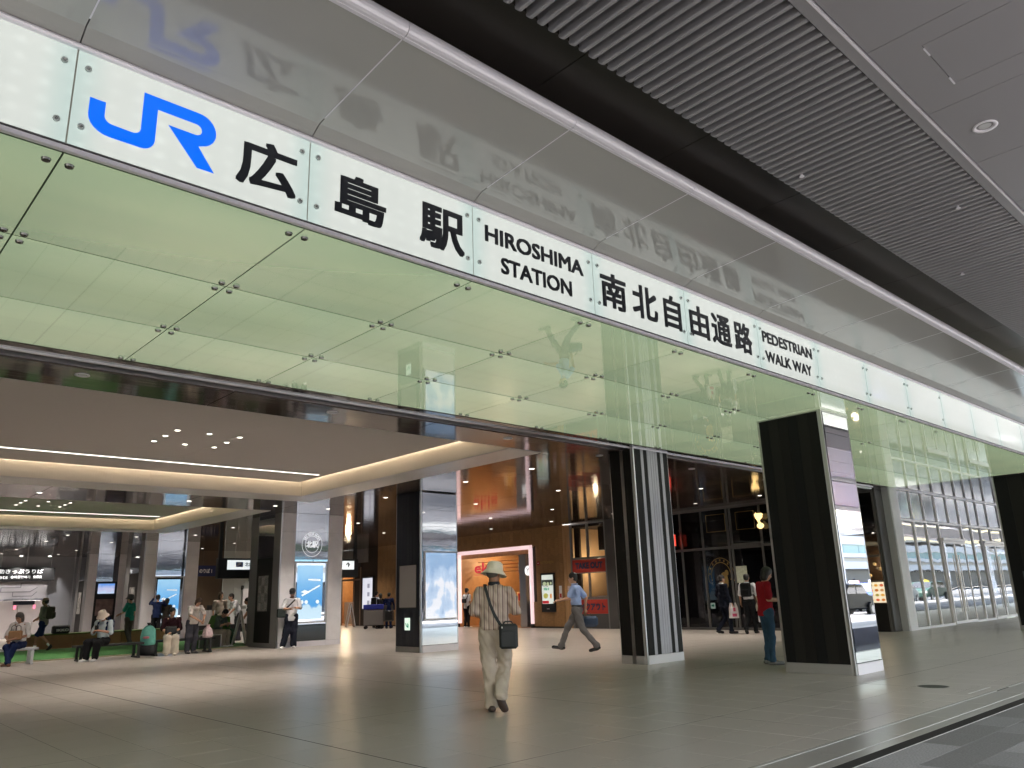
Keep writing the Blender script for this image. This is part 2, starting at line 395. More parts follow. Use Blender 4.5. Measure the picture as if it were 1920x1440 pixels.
# edge trims behind the soffit
tr = thing('entrance_shutter_slot', 'dark slot with two bright steel edges running along the back of the green glass soffit', 'shutter slot', (0, 8.9, 3.75))
def inT(o): o.parent = tr; o.matrix_parent_inverse = Matrix.Translation((0,-8.9,-3.75)); return o
XL, XR = -12.0, 22.45
inT(box('cover_plate', XL, XR, 8.712, 8.90, 3.795, 3.83, M_brown))
inT(box('steel_edge', XL, XR, 8.905, 8.935, 3.775, 3.83, M_steel))
inT(box('slot', XL, XR, 8.94, 9.06, 3.84, 3.86, M_black))
inT(box('steel_edge', XL, XR, 9.065, 9.10, 3.765, 3.83, M_steel))
# ================================================================== UPPER CANOPY (white gloss underside, lip)
M_gloss = mat('gloss grey panel', (.45,.44,.42), rough=.115, spec=.7, coat=.3, var=.02, vscale=.8)
can = thing('canopy_edge', 'glossy grey panelled canopy underside with a lilac white rounded lip, above the lit sign', 'canopy', (0, 4, 4.6))
def inC(o): o.parent = can; o.matrix_parent_inverse = Matrix.Translation((0,-4,-4.6)); return o
LY, LZ = 3.50, 4.665
for k in range(-4, 15):
    x = X0+k*WJ
    mb = MB()
    prof = [(YS+.05,4.534),(YS-.03,4.534),(YS-.06,4.552),(YS-.13,4.585),(YS-.20,4.594),(LY,LZ),(LY,LZ+.03),(YS+.05,4.63)]
    mb.prism(prof, x+.004, x+WJ-.004, 'yz'); inC(mb.build('underside_panel', M_gloss))
    lp = [(LY-.002,LZ+.002)]+[(LY-.03-.055*math.sin(R(a)), LZ+.055-.058*math.cos(R(a))) for a in range(0,181,20)]+[(LY-.002,LZ+.12)]
    mb = MB().prism(lp, x+.0025, x+WJ-.0025, 'yz'); inC(mb.build('lip', M_lip))
    inC(box('edge_bead', x+.003, x+WJ-.003, LY-.03, LY-.004, LZ-.008, LZ-.001, M_lip))
for k in range(-4, 16):
    x = X0+k*WJ
    inC(MB().prism([(YS-.20,4.592),(LY,LZ-.002),(LY,LZ+.02),(YS-.20,4.62)], x-.0045, x+.0045, 'yz').build('joint_bead', M_lip))
# ================================================================== OUTER CANOPY CEILING
ZC = 4.62
M_slat = mat('grey slat', (.34,.33,.345), rough=.4, metal=.2)
M_cpan = mat('grey ceiling panel', (.30,.29,.30), rough=.42, metal=.2, var=.02, vscale=1)
M_void = mat('dark ceiling void', (.010,.009,.009), rough=.35)
gr = thing('slatted_grille', 'long dark grey slatted ventilation grille in the outer canopy ceiling', 'grille', (0, 2.2, ZC))
def inR(o): o.parent = gr; o.matrix_parent_inverse = Matrix.Translation((0,-2.2,-ZC)); return o
gy0, gy1 = 1.68, 2.80
sp = [(-.026,-.004),(-.030,.028),(-.012,.055),(.012,.055),(.030,.028),(.026,-.004),(.018,-.008),(-.018,-.008)]
sp = [(-.016,-.004),(-.010,-.012),(.010,-.012),(.016,-.004),(.020,.03),(.020,.085),(-.020,.085),(-.020,.03)]
mb = MB(); n = len(sp)
mb.add([(p[0], gy0, p[1]) for p in sp]+[(p[0]*.9, gy1-.02, p[1]) for p in sp]+[(p[0]*.8, gy1+.01, max(p[1], .015)) for p in sp],
       [(i, (i+1) % n, (i+1) % n+n, i+n) for i in range(n)]+[(i+n, (i+1) % n+n, (i+1) % n+2*n, i+2*n) for i in range(n)]+[tuple(range(n)), tuple(range(2*n, 3*n))])
sm = mb.mesh('slat', M_slat)
for i in range(245): inR(inst('slat', sm, None, (2.0+i*.0947, 0, ZC)))
for _x, _y in ((5.9,2.62),(7.6,1.95),(9.4,2.5),(11.5,2.2)): inR(MB().cyl((_x,_y,ZC-.03), .012, .03, n=8).cyl((_x,_y,ZC-.034), .022, .004, n=10).build('sprinkler_head', M_lip))
inR(box('backing', 0, 26, gy0-.05, gy1+.0, ZC+.10, ZC+.12, M_void))
oc = sbox('canopy_ceiling', -14, 70, -1.0, 1.56, ZC+.05, ZC+.08, M_void)
M_voidp = mat('dark recess panel', (.035,.03,.027), rough=.3, spec=.4)
for k in range(-4, 15):
    x = X0+k*WJ-.3
    box('recess_panel', x+.004, x+WJ-.004, gy1+.012, 4.6, ZC+.30, ZC+.32, M_voidp, oc)
box('recess_side', -12, 24.2, gy1+.003, gy1+.01, ZC+.03, ZC+.30, M_voidp, oc)
box('grille_edge', -12, 25.2, 1.60, 1.672, ZC-.012, ZC+.10, M_cpan, oc)
box('bright_bead', -12, 25.2, 1.585, 1.598, ZC-.016, ZC+.02, M_lip, oc)
xj = 4.79; pw = 1.06
for k in range(-14, 40):
    x = xj+k*pw
    for (ya, yb) in ((.62, 1.575), (-.37, .61), (-.99, -.38)):
        if k in (0,) and ya == .62:
            continue
        box('ceiling_panel', x+.0025, x+pw-.0025, ya, yb, ZC, ZC+.02, M_cpan, oc)
# panel with an access hatch
x = xj
box('ceiling_panel', x+.0025, x+.20, .62, 1.575, ZC, ZC+.02, M_cpan, oc)
box('ceiling_panel', x+.20, x+.80, 1.305, 1.575, ZC, ZC+.02, M_cpan, oc)
box('ceiling_panel', x+.80, x+pw-.0025, .62, 1.575, ZC, ZC+.02, M_cpan, oc)
ht_ = box('access_hatch', x+.205, x+.795, .62, 1.30, ZC, ZC+.02, M_cpan, oc)
for hx in (.24, .70): box('hinge', x+hx, x+hx+.10, 1.298, 1.308, ZC-.008, ZC+.004, M_lip, ht_)
def recessed(x, y, z, label, cat='downlight', r=.085):
    t = thing('ceiling_downlight', label, cat, (x, y, z))
    MB().lathe([(r,-.001),(r+.004,-.010),(r-.022,-.008),(r-.04,.02),(r-.045,.05)], n=32).build('trim_ring', M_lip, t)
    MB().cyl((0,0,-.004), r*.5, .003, n=20).build('lamp_glass', M_lampoff, t)
    return t
recessed(6.35, 1.34, ZC, 'round unlit downlight in the grey canopy ceiling beyond the slatted grille')
# outer strip of the canopy and its far edge
for k in range(-6, 14): box('ceiling_panel', k*5.3+.004, k*5.3+5.29, -4.7, -1.02, 4.50, 4.53, M_cpan, oc)
box('canopy_fascia', -30, 70, -4.86, -4.71, 4.35, 4.9, M_lip, oc)
box('canopy_roof', -30, 70, -4.8, 4.6, 5.3, 5.5, M_cpan, oc)
box('building_mass', -30, 22.6, 4.71, 45, 5.0, 9, M_white, oc)
for x in (-6, 12, 24, 36, 48):
    pass
# ================================================================== INTERIOR CEILING
ceil = sbox('ceiling', XL, XR, 8.71, 45, 4.3, 4.4, M_black)
ZI = 3.75
def cpanel(x0, x1, y0, y1):
    o = MB().box(0, x1-x0-.016, 0, y1-y0-.016, 0, .02).build('ceiling_panel', M_brown, ceil); o.location = (x0+.008, y0+.008, ZI)
ysR = [9.11, 10.15, 12.2, 15.3, 18.85, 22.7, 27.1, 31.5, 36, 45]
xsR = [10.02, 14.0, 18.0, XR]
for a, b in zip(ysR[1:-1], ysR[2:]):
    for c, d in zip(xsR[:-1], xsR[1:]): cpanel(c, d, a, b)
xs0 = [XL, -8.6, -5.5, -2.4, .7, 3.8, 6.9, 10.02]+xsR[1:]
for c, d in zip(xs0[:-1], xs0[1:]): cpanel(c, d, 9.11, 10.0 if c < 10 else 10.15)
xsL = [XL, -8, -4, 0, 4, 7.2, 10.02]
for c, d in zip(xsL[:-1], xsL[1:]):
    cpanel(c, d, 18.6, 20.9); cpanel(c, d, 28.95, 36); cpanel(c, d, 36, 45)
M_cove = mat('cove plaster', (.50,.465,.455), rough=.7)
M_rim = mat('cove rim plaster', (.72,.66,.57), rough=.7)
M_flange = mat('cove flange', (.60,.57,.565), rough=.35)
M_led = mat('cove LED strip', (1,1,1), emit=(1,.88,.72), es=22)
M_slot = mat('light slot', (1,1,1), emit=(1,.93,.84), es=2.6)
def cove(y0, y1, n):
    # rim, flange, inner ceiling
    t = thing('ceiling_cove', n+' recessed ceiling bay with warm cove lighting', 'ceiling recess', (0, y0, ZI))
    def inV(o): o.parent = t; o.matrix_parent_inverse = Matrix.Translation((0,-y0,-ZI)); return o
    zt = 4.26
    for k, (a, b) in enumerate(((XL, 1.0), (1.003, 5.6), (5.603, 9.198))):
        inV(box('rim_panel', a, b, y1, y1+.012, ZI+.002, zt, M_rim))
        inV(box('rim_panel', a, b, y0-.014, y0-.002, ZI-.002, zt, M_cove))
        inV(box('flange', a, b+(.802 if k == 2 else 0), y1+.014, y1+.98, ZI-.012, ZI+.008, M_flange))
    yy = y0
    while yy < y1-.1:
        y2 = min(yy+2.55, y1)
        inV(box('rim_panel', 9.2, 9.212, yy, y2-.003, ZI+.002, zt, M_rim))
        inV(box('flange', 9.214, 10.0, yy, y2-.003, ZI-.010, ZI+.010, M_flange))
        yy = y2
    # inner ceiling with a slot
    for a, b in ((XL, -2.2), (-2.195, 1.7), (1.705, 5.55), (5.555, 9.07)):
        inV(box('inner_panel', a, b, y0+.004, y1-1.42, 4.06, 4.08, M_cove))
        inV(box('inner_panel', a, b, y1-1.34, y1-.13, 4.06, 4.08, M_cove))
    inV(box('light_slot', XL, 8.9, y1-1.42, y1-1.34, 4.055, 4.062, M_slot))
    inV(box('inner_panel', 8.9, 9.07, y1-1.42, y1-1.34, 4.06, 4.08, M_cove))
    # LED strips lying on the ledge behind the rim
    inV(box('led_strip', 8.97, 9.02, y0+.1, y1-.2, 4.085, 4.095, M_led))
    inV(box('led_strip', XL, 8.9, y1-.23, y1-.18, 4.085, 4.095, M_led))
    inV(box('bounce_cover', 8.5, 9.2, y0, y1, 4.262, 4.28, M_rim)); inV(box('bounce_cover', XL, 8.498, y1-.7, y1, 4.262, 4.28, M_rim))  # unseen pale covers added above the gap to bounce LED light
    for i in range(3):
        for j in range(3):
            if i == 1 and j == 1: continue
            for ox in (0,):
                downlight(4.55+i*.54, y0+3.12+j*.56, 4.06, 'small round spot lamp in the %s lit ceiling recess' % n.split()[0], 20, group='spot lamps of the %s ceiling recess' % n.split()[0], s=.8, spot=(i+j) % 2 == 0)
    for i in range(3):
        downlight(-2+i*.54, y0+3.5, 4.06, 'small round spot lamp at the far left of the %s lit ceiling recess' % n.split()[0], 40, group='left spot lamps of the %s ceiling recess' % n.split()[0], s=.8, spot=i == 1)
    # access panel outline
    inV(box('access_panel', 6.9, 7.9, y0+.6, y0+1.2, 4.052, 4.06, M_cove))
cove(10.0, 17.6, 'nearer')
cove(20.9, 28.0, 'farther')
for x in (11.2, 14.22, 17.3, 20.2):
    for y in (9.62, 11.48, 13.65, 16.9, 19.8, 23.1, 26.2, 29.5, 33, 36.5):
        if abs(x-11.2) < .1 and y in (16.9-1, ): continue
        lit = y > 10
        if not lit:
            t = recessed(x, y, ZI, 'pale unlit round fitting in the brown ceiling strip behind the green glass', r=.07); t['group'] = 'unlit fittings behind the green glass'
        else: downlight(x, y, ZI, 'lit round downlight in the glossy brown ceiling', 27)
for x in (2.16, 5.31, 8.6, -1.2):
    t = recessed(x, 9.36, ZI, 'pale round smoke detector disc in the brown ceiling strip behind the green glass', 'smoke detector', r=.075); t['group'] = 'round discs in the brown ceiling strip'
for x in (.5, 4, 7.3, 9.6):
    for y in (19.8, 31, 34, 39, 42): downlight(x, y, ZI, 'lit round downlight in the dark ceiling beyond the coves', 34, group='downlights beyond the ceiling coves')
# ================================================================== COLUMNS
M_skirt = mat('steel skirting', (.50,.49,.50), rough=.3, metal=.7)
M_ltgrey = mat('light metal strip', (.42,.40,.44), rough=.35, metal=.4)
M_pil = mat('white stone pilaster', (.80,.78,.81), rough=.4, var=.04, vscale=5, bump=.001, bscale=60)
M_frame = mat('grey metal frame', (.22,.215,.215), rough=.4, metal=.5)
def screen_mat(name, top, mid, bot, es=1.0, wav=1.0):
    m = mat(name, (.02,.02,.02), rough=.08, spec=.6); N, L, I = nodes_of(m)
    tc = N.new('ShaderNodeTexCoord'); sp = N.new('ShaderNodeSeparateXYZ'); L.new(tc.outputs['Generated'], sp.inputs[0])
    nz = N.new('ShaderNodeTexNoise'); nz.inputs['Scale'].default_value = 3.0; nz.inputs['Detail'].default_value = 6; L.new(tc.outputs['Generated'], nz.inputs['Vector'])
    ad = mth('ADD', sp.outputs[2], mth('MULTIPLY', mth('SUBTRACT', nz.outputs[0], .5, N, L), .35*wav, N, L), N, L)
    cr = N.new('ShaderNodeValToRGB'); L.new(ad, cr.inputs[0]); e = cr.color_ramp.elements
    e[0].position = .0; e[0].color = (*bot, 1); e[1].position = 1; e[1].color = (*top, 1)
    for p, c in ((.24, bot), (.27, mid), (.7, tuple(.5*(a+b) for a, b in zip(mid, top)))):
        q = e.new(p); q.color = (*c, 1)
    L.new(cr.outputs[0], I['Emission Color']); I['Emission Strength'].default_value = es*EM
    return m

def mth(op, a, b=None, N=None, L=None):
    n = N.new('ShaderNodeMath'); n.operation = op
    for i, v in enumerate((a, b)):
        if v is None: continue
        if isinstance(v, (int, float)): n.inputs[i].default_value = v
        else: L.new(v, n.inputs[i])
    return n.outputs[0]
M_scr = screen_mat('blue poster screen', (.35,.62,.85), (.08,.36,.75), (.55,.75,.88), 1.05)
M_scr2 = screen_mat('poster screen with painted reflections', (.30,.46,.70), (.62,.76,.95), (.92,.94,1.0), 1.15, 9.0)  # wavy pale streaks of reflection painted into the screen's glow
M_tv = screen_mat('sky tv screen', (.12,.30,.75), (.55,.55,.75), (.5,.62,.85), 1.0, 3)
M_exit = mat('lit exit sign', (.6,.7,.6), emit=(.75,.95,.80), es=.9)
M_greenink = mat('green sign ink', (.0,.25,.12), emit=(0,.3,.14), es=.6)
def edge_frame(p, x0, x1, z0, z1, y, w, m, face='-y', d=.03, name='frame'):
    mb = MB()
    for a, b, c, e in ((x0-w, x0, z0-w, z1+w), (x1, x1+w, z0-w, z1+w), (x0, x1, z0-w, z0), (x0, x1, z1, z1+w)):
        if face == '-y': mb.box(a, b, y-d, y, c, e)
        else: mb.box(y-d, y, a, b, c, e)
    return mb.build(name, m, p)
def dark_stripes(t, x, y0, y1, z0, z1, n=6):
    """ribbed dark face looking to -x"""
    w = (y1-y0)/n
    for i in range(n):
        m = mat('dark laminate %d' % (i % 3), [(.010,.009,.009), (.014,.013,.012), (.007,.007,.008)][i % 3], rough=.5, spec=.18)
        MB().box(x, x+.02, y0+i*w+.0015, y0+(i+1)*w-.0015, z0, z1).build('face_panel', m, t)
# --- column A: big mirrored column near the entrance
def base_col(name, label, x0, x1, y0, y1, H):
    t = thing(name, label, 'column', (0,0,0))
    box('core', x0+.02, x1-.02, y0+.02, y1-.02, 0, H, M_black, t)
    for (cx, cy) in ((x0, y0), (x0, y1-.03), (x1-.02, y0), (x1-.02, y1-.03)):
        w = .055 if (cx, cy) == (x0, y0) else .022
        MB().box(cx-.004, cx-.004+w*.62, cy-.004, cy+.03, 0.0, H).build('corner_trim', M_steel, t)
        if w > .05: MB().box(cx-.006, cx+.0, cy+.0305, cy+.055, 0.0, H).build('corner_trim', M_alu, t)
    return t
A = base_col('mirrored_column', 'square column with one dark face and one tall mirrored face, nearest to the viewer', 11.22, 12.12, 5.22, 6.28, 3.80)
dark_stripes(A, 11.219, 5.275, 6.25, .145, 3.775, 6)
box('skirting', 11.212, 11.24, 5.275, 6.25, 0.002, .14, M_skirt, A); box('skirting', 11.27, 12.10, 5.208, 5.24, .002, .145, M_lip, A)
for z0, z1 in ((.16, .30), (.305, 2.36), (2.365, 3.45), (3.455, 3.765)):
    box('mirror_pane', 11.275, 12.085, 5.214, 5.238, z0, z1, M_mirror, A)
box('mirror_base', 11.275, 12.085, 5.206, 5.213, .31, .62, mat('smoked base panel', (.05,.055,.09), rough=.08, metal=.5), A)
box('top_trim', 11.215, 12.12, 5.212, 5.24, 3.768, 3.80, M_steel, A); box('top_trim', 11.212, 11.24, 5.25, 6.28, 3.778, 3.80, M_steel, A)
box('side_face', 12.10, 12.125, 5.26, 6.25, 0, 3.79, M_black, A)
# --- column B: striped
B = base_col('striped_column', 'black column with vertical silver stripes between the walking man and the two men by the dark shop', 11.24, 12.30, 8.85, 9.42, 3.795)
for a, b in ((8.905, 9.085), (9.165, 9.40)): box('face_panel', 11.232, 11.25, a, b, .145, 3.78, M_dark, B); box('skirting', 11.228, 11.245, a, b, .0, .14, M_skirt, B)
for a in (9.093, 9.118, 9.143): box('groove_bead', 11.228, 11.25, a, a+.012, 0, 3.78, M_steel, B)
cuts = [(0,.17,0),(.17,.25,1),(.25,.36,0),(.36,.46,1),(.465,.53,1),(.535,.60,1),(.605,.67,1),(.67,.77,0),(.77,.855,1),(.855,1,0)]
for a, b, k in cuts:
    w = 1.0; box('stripe' if k else 'face_panel', 11.28+a*w+.0015, 11.28+b*w-.0015, 8.842-(.004 if k else 0), 8.87, .15, 3.77, M_ltgrey if k else M_dark, B)
box('skirting', 11.27, 12.28, 8.832, 8.86, .002, .145, M_lip, B); box('top_trim', 11.24, 12.30, 8.838, 8.87, 3.772, 3.795, M_steel, B)
# --- column C
Cc = base_col('poster_column', 'navy sided column with a mirrored front framing a pale lit poster, behind the man in the sun hat', 11.25, 12.38, 15.45, 16.47, 3.745)
M_navy2 = mat('navy laminate rib', (.006,.009,.020), rough=.42, spec=.4)
for i in range(7): box('face_panel', 11.242, 11.26, 15.49+i*.137, 15.49+i*.137+.133, .13, 3.74, M_navy if i % 2 else M_navy2, Cc)
box('skirting', 11.238, 11.26, 15.49, 16.45, .0, .125, M_frame, Cc)
box('notice_board', 11.232, 11.24, 15.60, 16.30, 1.02, 2.0, mat('grey glossy notice board', (.34,.33,.33), rough=.12, spec=.6), Cc)
edge_frame(Cc, 15.60, 16.30, 1.02, 2.0, 11.242, .02, M_black, '-x', .014)
box('exit_sign', 11.225, 11.24, 15.86, 16.06, .50, .78, M_exit, Cc)
MB().prism([(15.90,.60),(15.96,.60),(15.96,.56),(15.90,.56)], 11.222, 11.224, 'yz').prism([(15.94,.67),(15.89,.62),(15.94,.57)], 11.221, 11.2235, 'yz').prism([(16.0,.66),(16.03,.66),(15.99,.58),(15.96,.58)], 11.221, 11.2235, 'yz').build('exit_pictogram', M_greenink, Cc)
for z0, z1 in ((.16,.70), (.705,2.42), (2.425,2.90), (2.905,3.72)): box('mirror_pane', 11.29, 12.34, 15.436, 15.46, z0, z1, M_wavy if z0 > .2 else M_mirror, Cc)
edge_frame(Cc, 11.37, 12.31, .75, 2.28, 15.436, .035, M_alu, d=.03)
box('poster_screen', 11.372, 12.308, 15.420, 15.435, .752, 2.278, M_scr2, Cc)
box('poster_glass', 11.372, 12.308, 15.412, 15.416, .752, 2.278, mat('reflective poster glass', (.1,.1,.1), rough=.03, metal=.0, spec=1, alpha=.10, bump=.003, bscale=1.6, stretch=(1,1,3)), Cc)
box('skirting', 11.29, 12.36, 15.428, 15.45, .0, .15, M_lip, Cc)
# --- columns of type D
def d_col(x0, x1, y0, y1, label, kind):
    t = thing('pilaster_column', label, 'column', (0,0,0)); H = 3.745
    box('core', x0+.02, x1-.02, y0+.03, y1, 0, H, M_black, t)
    box('corner_trim', x0-.004, x0+.03, y0-.004, y0+.02, 0, H, M_steel, t)
    # left face
    fr = (y1-y0)
    box('side_frame', x0-.002, x0+.02, y0+.03, y0+.22*fr, .13, H, M_frame, t); box('side_frame', x0-.002, x0+.02, y0+.75*fr, y1, .13, H, M_frame, t)
    box('side_door', x0+.006, x0+.02, y0+.225*fr, y0+.745*fr, .13, 2.5, M_dark, t)
    box('wavy_glass', x0+.006, x0+.02, y0+.225*fr, y0+.745*fr, 2.52, H, M_wavy, t)
    box('skirting', x0-.008, x0+.02, y0+.03, y1, 0, .125, M_frame, t)
    pb = box('notice_board', x0-.002, x0+.005, y0+.35*fr, y0+.67*fr, 1.0, 2.0, mat('dim leaflets', (.22,.21,.2), rough=.5, var=.5, vscale=9), t)
    for a in range(3):
        for b in range(4):
            box('leaflet', x0-.006, x0-.002, y0+(.365+.1*a)*fr, y0+(.445+.1*a)*fr, 1.03+b*.24, 1.23+b*.24, mat('leaflet %d' % ((a*5+b*3) % 4), [(.30,.29,.27),(.22,.23,.22),(.36,.34,.33),(.16,.15,.15)][(a*5+b*3) % 4], rough=.6, var=.5, vscale=30), t)
    # front
    w = x1-x0; pa, pb_ = x0+.45*w/2.0, x1-.48*w/2.0
    for a, b in ((x0+.035, pa), (pb_, x1-.005)):
        for z0, z1 in ((.14, 3.2), (3.205, H)): box('pilaster', a, b, y0-.01, y0+.03, z0, z1, M_pil, t)
        box('pilaster_base', a, b, y0-.014, y0+.03, 0, .135, M_lip, t)
    if kind == 'tv':
        box('dark_panel', pa+.004, pb_-.004, y0, y0+.03, 0, 2.45, M_black, t)
        box('mirror_pane', pa+.004, pb_-.004, y0, y0+.03, 2.46, H, M_wavy, t)
        sc = box('tv_screen', pa+.12, pb_-.12, y0-.05, y0-.002, 1.90, 2.36, M_tv, t)
        box('map_board', pa+.1, pb_-.1, y0-.01, y0-.002, .9, 1.65, mat('brown map board', (.20,.13,.12), rough=.6, var=.3, vscale=6), t)
        return t
    for z0, z1 in ((.60, 2.42), (2.425, 3.22), (3.225, H)): box('mirror_pane', pa+.004, pb_-.004, y0, y0+.03, z0, z1, M_mirror if z0 < 1 else M_wavy, t)
    box('dark_base', pa+.004, pb_-.004, y0-.006, y0+.03, .15, .58, M_glassdk, t); box('base_strip', pa+.004, pb_-.004, y0-.012, y0+.03, 0, .145, M_lip, t)
    edge_frame(t, pa+.05, pb_-.05, .68, 2.32, y0, .045, M_alu, d=.04)
    box('poster_screen', pa+.12, pb_-.17, y0-.03, y0-.004, .74, 2.25, M_scr, t)
    mw = mat('white print', (.6,.6,.6), emit=(.8,.88,.95), es=.8)
    mb = MB(); cx = (pa+pb_)/2
    mb.prism([(cx-.3,1.42),(cx+.28,1.70),(cx+.30,1.67),(cx-.27,1.38)], y0-.034, y0-.031).prism([(cx-.1,1.83),(cx+.3,1.80),(cx+.3,1.86),(cx-.1,1.87)], y0-.034, y0-.031)
    mb.prism([(cx-.33,1.50),(cx-.2,1.56),(cx-.02,1.50),(cx-.2,1.46)], y0-.034, y0-.031)
    for k in (-.28, -.14, .22): mb.cyl((cx+k, y0-.034, 1.22), .055, .003, axis='y', n=14)
    mb.build('poster_print', mw, t)
    if kind == 'emblem':
        ex, ez, yy = (pa+pb_)/2, 2.86, y0-.004
        me_ = mat('white emblem with added glow', (.7,.7,.72), rough=.5, emit=(.85,.87,.9), es=.7)  # glow added to the white emblem so it stands out; not a lamp
        mb = MB()
        for r0, r1 in ((.235,.25), (.345,.36)):
            n = 48
            for i in range(n):
                a, b = 2*math.pi*i/n, 2*math.pi*(i+1)/n
                mb.add([(ex+r0*math.cos(a)*.92, yy, ez+r0*math.sin(a)), (ex+r1*math.cos(a)*.92, yy, ez+r1*math.sin(a)), (ex+r1*math.cos(b)*.92, yy, ez+r1*math.sin(b)), (ex+r0*math.cos(b)*.92, yy, ez+r0*math.sin(b))], [(0,1,2,3)])
        mb.build('emblem_ring', me_, t)
        text('lettering', '北駅', ex-.19, ex+.19, ez-.10, ez+.10, yy, me_, t, bold=.03)
        for i, ch in enumerate('EKI KITA PLAZA'):
            if ch == ' ': continue
            vs, fs = text_mesh(ch, .02); a = R(150-120*i/13); c = vs[:, :2].mean(0)
            P = []
            for v in vs:
                u, w_ = (v[0]-c[0])*.085, (v[1]-c[1])*.085; ph = a-math.pi/2
                P.append((ex+.297*math.cos(a)*.92+u*math.cos(ph)-w_*math.sin(ph), yy-v[2], ez+.297*math.sin(a)+u*math.sin(ph)+w_*math.cos(ph)))
            me = bpy.data.meshes.new('lettering'); me.from_pydata(P, [], fs); me.materials.append(me_); link(bpy.data.objects.new('lettering', me), t)
    return t
d_col(10.50, 12.52, 21.20, 23.15, 'white pilastered column with a round white emblem above a blue lit poster, where the man in the black cap leans', 'emblem')
d_col(10.42, 12.55, 32.5, 34.6, 'white pilastered column with a bright blue poster screen behind the seated group', 'plain')
d_col(10.75, 12.55, 41.3, 43.0, 'far dark column carrying a small television screen beside the ticket hall wall', 'tv')
# --- column E at right edge
E_ = base_col('dark_column', 'dark brown column cut by the right edge of the view in front of the glazed doors', 22.80, 23.9, 5.3, 6.32, 3.80)
dark_stripes(E_, 22.798, 5.36, 6.29, .13, 3.78, 3)
box('skirting', 22.79, 22.82, 5.36, 6.29, 0, .125, M_skirt, E_)
box('control_panel', 22.775, 22.79, 5.45, 6.03, .72, 1.42, mat('slate plate', (.06,.075,.085), rough=.35), E_)
for z in (1.05, .95): MB().cyl((22.765, 5.96, z), .018, .01, axis='x', n=12).build('button', M_white, E_)
# ================================================================== RIGHT HAND WALL x = 21.7
WX = 21.7
M_wood = mat('oak panel', (.27,.145,.055), rough=.45, var=.16, vscale=6, bump=.001, bscale=30, stretch=(1,1,6), objrand=.12)
M_wood2 = mat('light oak post', (.42,.24,.11), rough=.45, var=.12, vscale=8, stretch=(1,1,.2))
M_woodbase = mat('shadow gap brown', (.03,.018,.01), rough=.8)
M_grey = mat('dark grey cladding', (.085,.08,.078), rough=.45, metal=.2)
shell = thing('arcade_wall', 'oak clad shop wall with chevron panels along the right side of the concourse', 'wall', (WX, 20, 0))
def inW(o, p=None):
    p = p or shell; o.parent = p; o.matrix_parent_inverse = p.matrix_basis.inverted() if p is not shell else Matrix.Translation((-WX,-20,0)); return o
def wallbox(name, y0, y1, z0, z1, m, d0=0, d1=.05, p=None):
    """piece on the wall; d0 proud distance towards the viewer"""
    return inW(box(name, WX-d0, WX+d1, y0, y1, z0, z1, m), p)
wallbox('backing', 20.72, 22.38, 0, 3.75, M_woodbase, 0, .03); wallbox('backing', 22.38, 31.6, 3.13, 3.75, M_woodbase, 0, .03); wallbox('backing', 27.0, 35.6, 0, 3.75, M_woodbase, 0.001, .029)
# chevron panels
cw, chh, sk = .21, .30, .12
def chev(sgn):
    return MB().prism([(0,0),(cw-.003,sk*sgn),(cw-.003,sk*sgn+chh-.004),(0,chh-.004)], -.012, 0, 'yz').mesh('wood_panel', M_wood)
cm = [chev(1), chev(-1)]
cnt = 0
for i in range(0, 60):
    y = 20.735+i*cw
    if y > 34.0: break
    zlo = .80 if (y < 22.2 or y > 27) else 2.98
    k = 0; z = zlo+(.12 if i % 2 else 0)-.0
    while z < 3.75:
        zz = z if i % 2 == 0 else z
        d = .004*((i*7+k*3) % 3)
        inW(inst('wood_panel', cm[i % 2], None, (WX-.001-d, y, zz-(0 if i % 2 == 0 else 0)))); z += chh; k += 1
for i in range(12):
    y = 20.735+i*.137
    if y+.137 < 22.38: wallbox('plank', y+.0015, y+.1355, .06, .96, M_wood, .03, 0)
for i in range(36):
    y = 27.2+i*.19
    if y < 33.9: wallbox('plank', y+.0015, y+.188, .06, .96, M_wood, .03, 0)
wallbox('skirting', 20.73, 22.36, 0, .055, M_black, .015, 0)
wallbox('post', 20.56, 20.705, 0, 3.74, M_wood2, .03, .05); wallbox('groove', 20.706, 20.722, 0, 3.74, M_black, .005, .05); wallbox('post', 20.36, 20.555, 0, 3.74, M_wood2, .01, .05)
# red roundel and gold lettering
M_red = mat('red enamel', (.33,.03,.025), rough=.4)
M_gold = mat('brass letters', (.42,.28,.10), rough=.3, metal=.9)
inW(MB().cyl((WX-.03, 22.06, 2.40), .085, .015, axis='x', n=24).build('roundel', M_red)); inW(text('lettering', 'eki', 22.11, 22.01, 2.38, 2.42, WX-.032, M_white, None, facing='-x'))
inW(text('lettering', 'KITCHEN', 21.93, 21.24, 2.36, 2.46, WX-.022, M_gold, None, facing='-x', bold=.02))
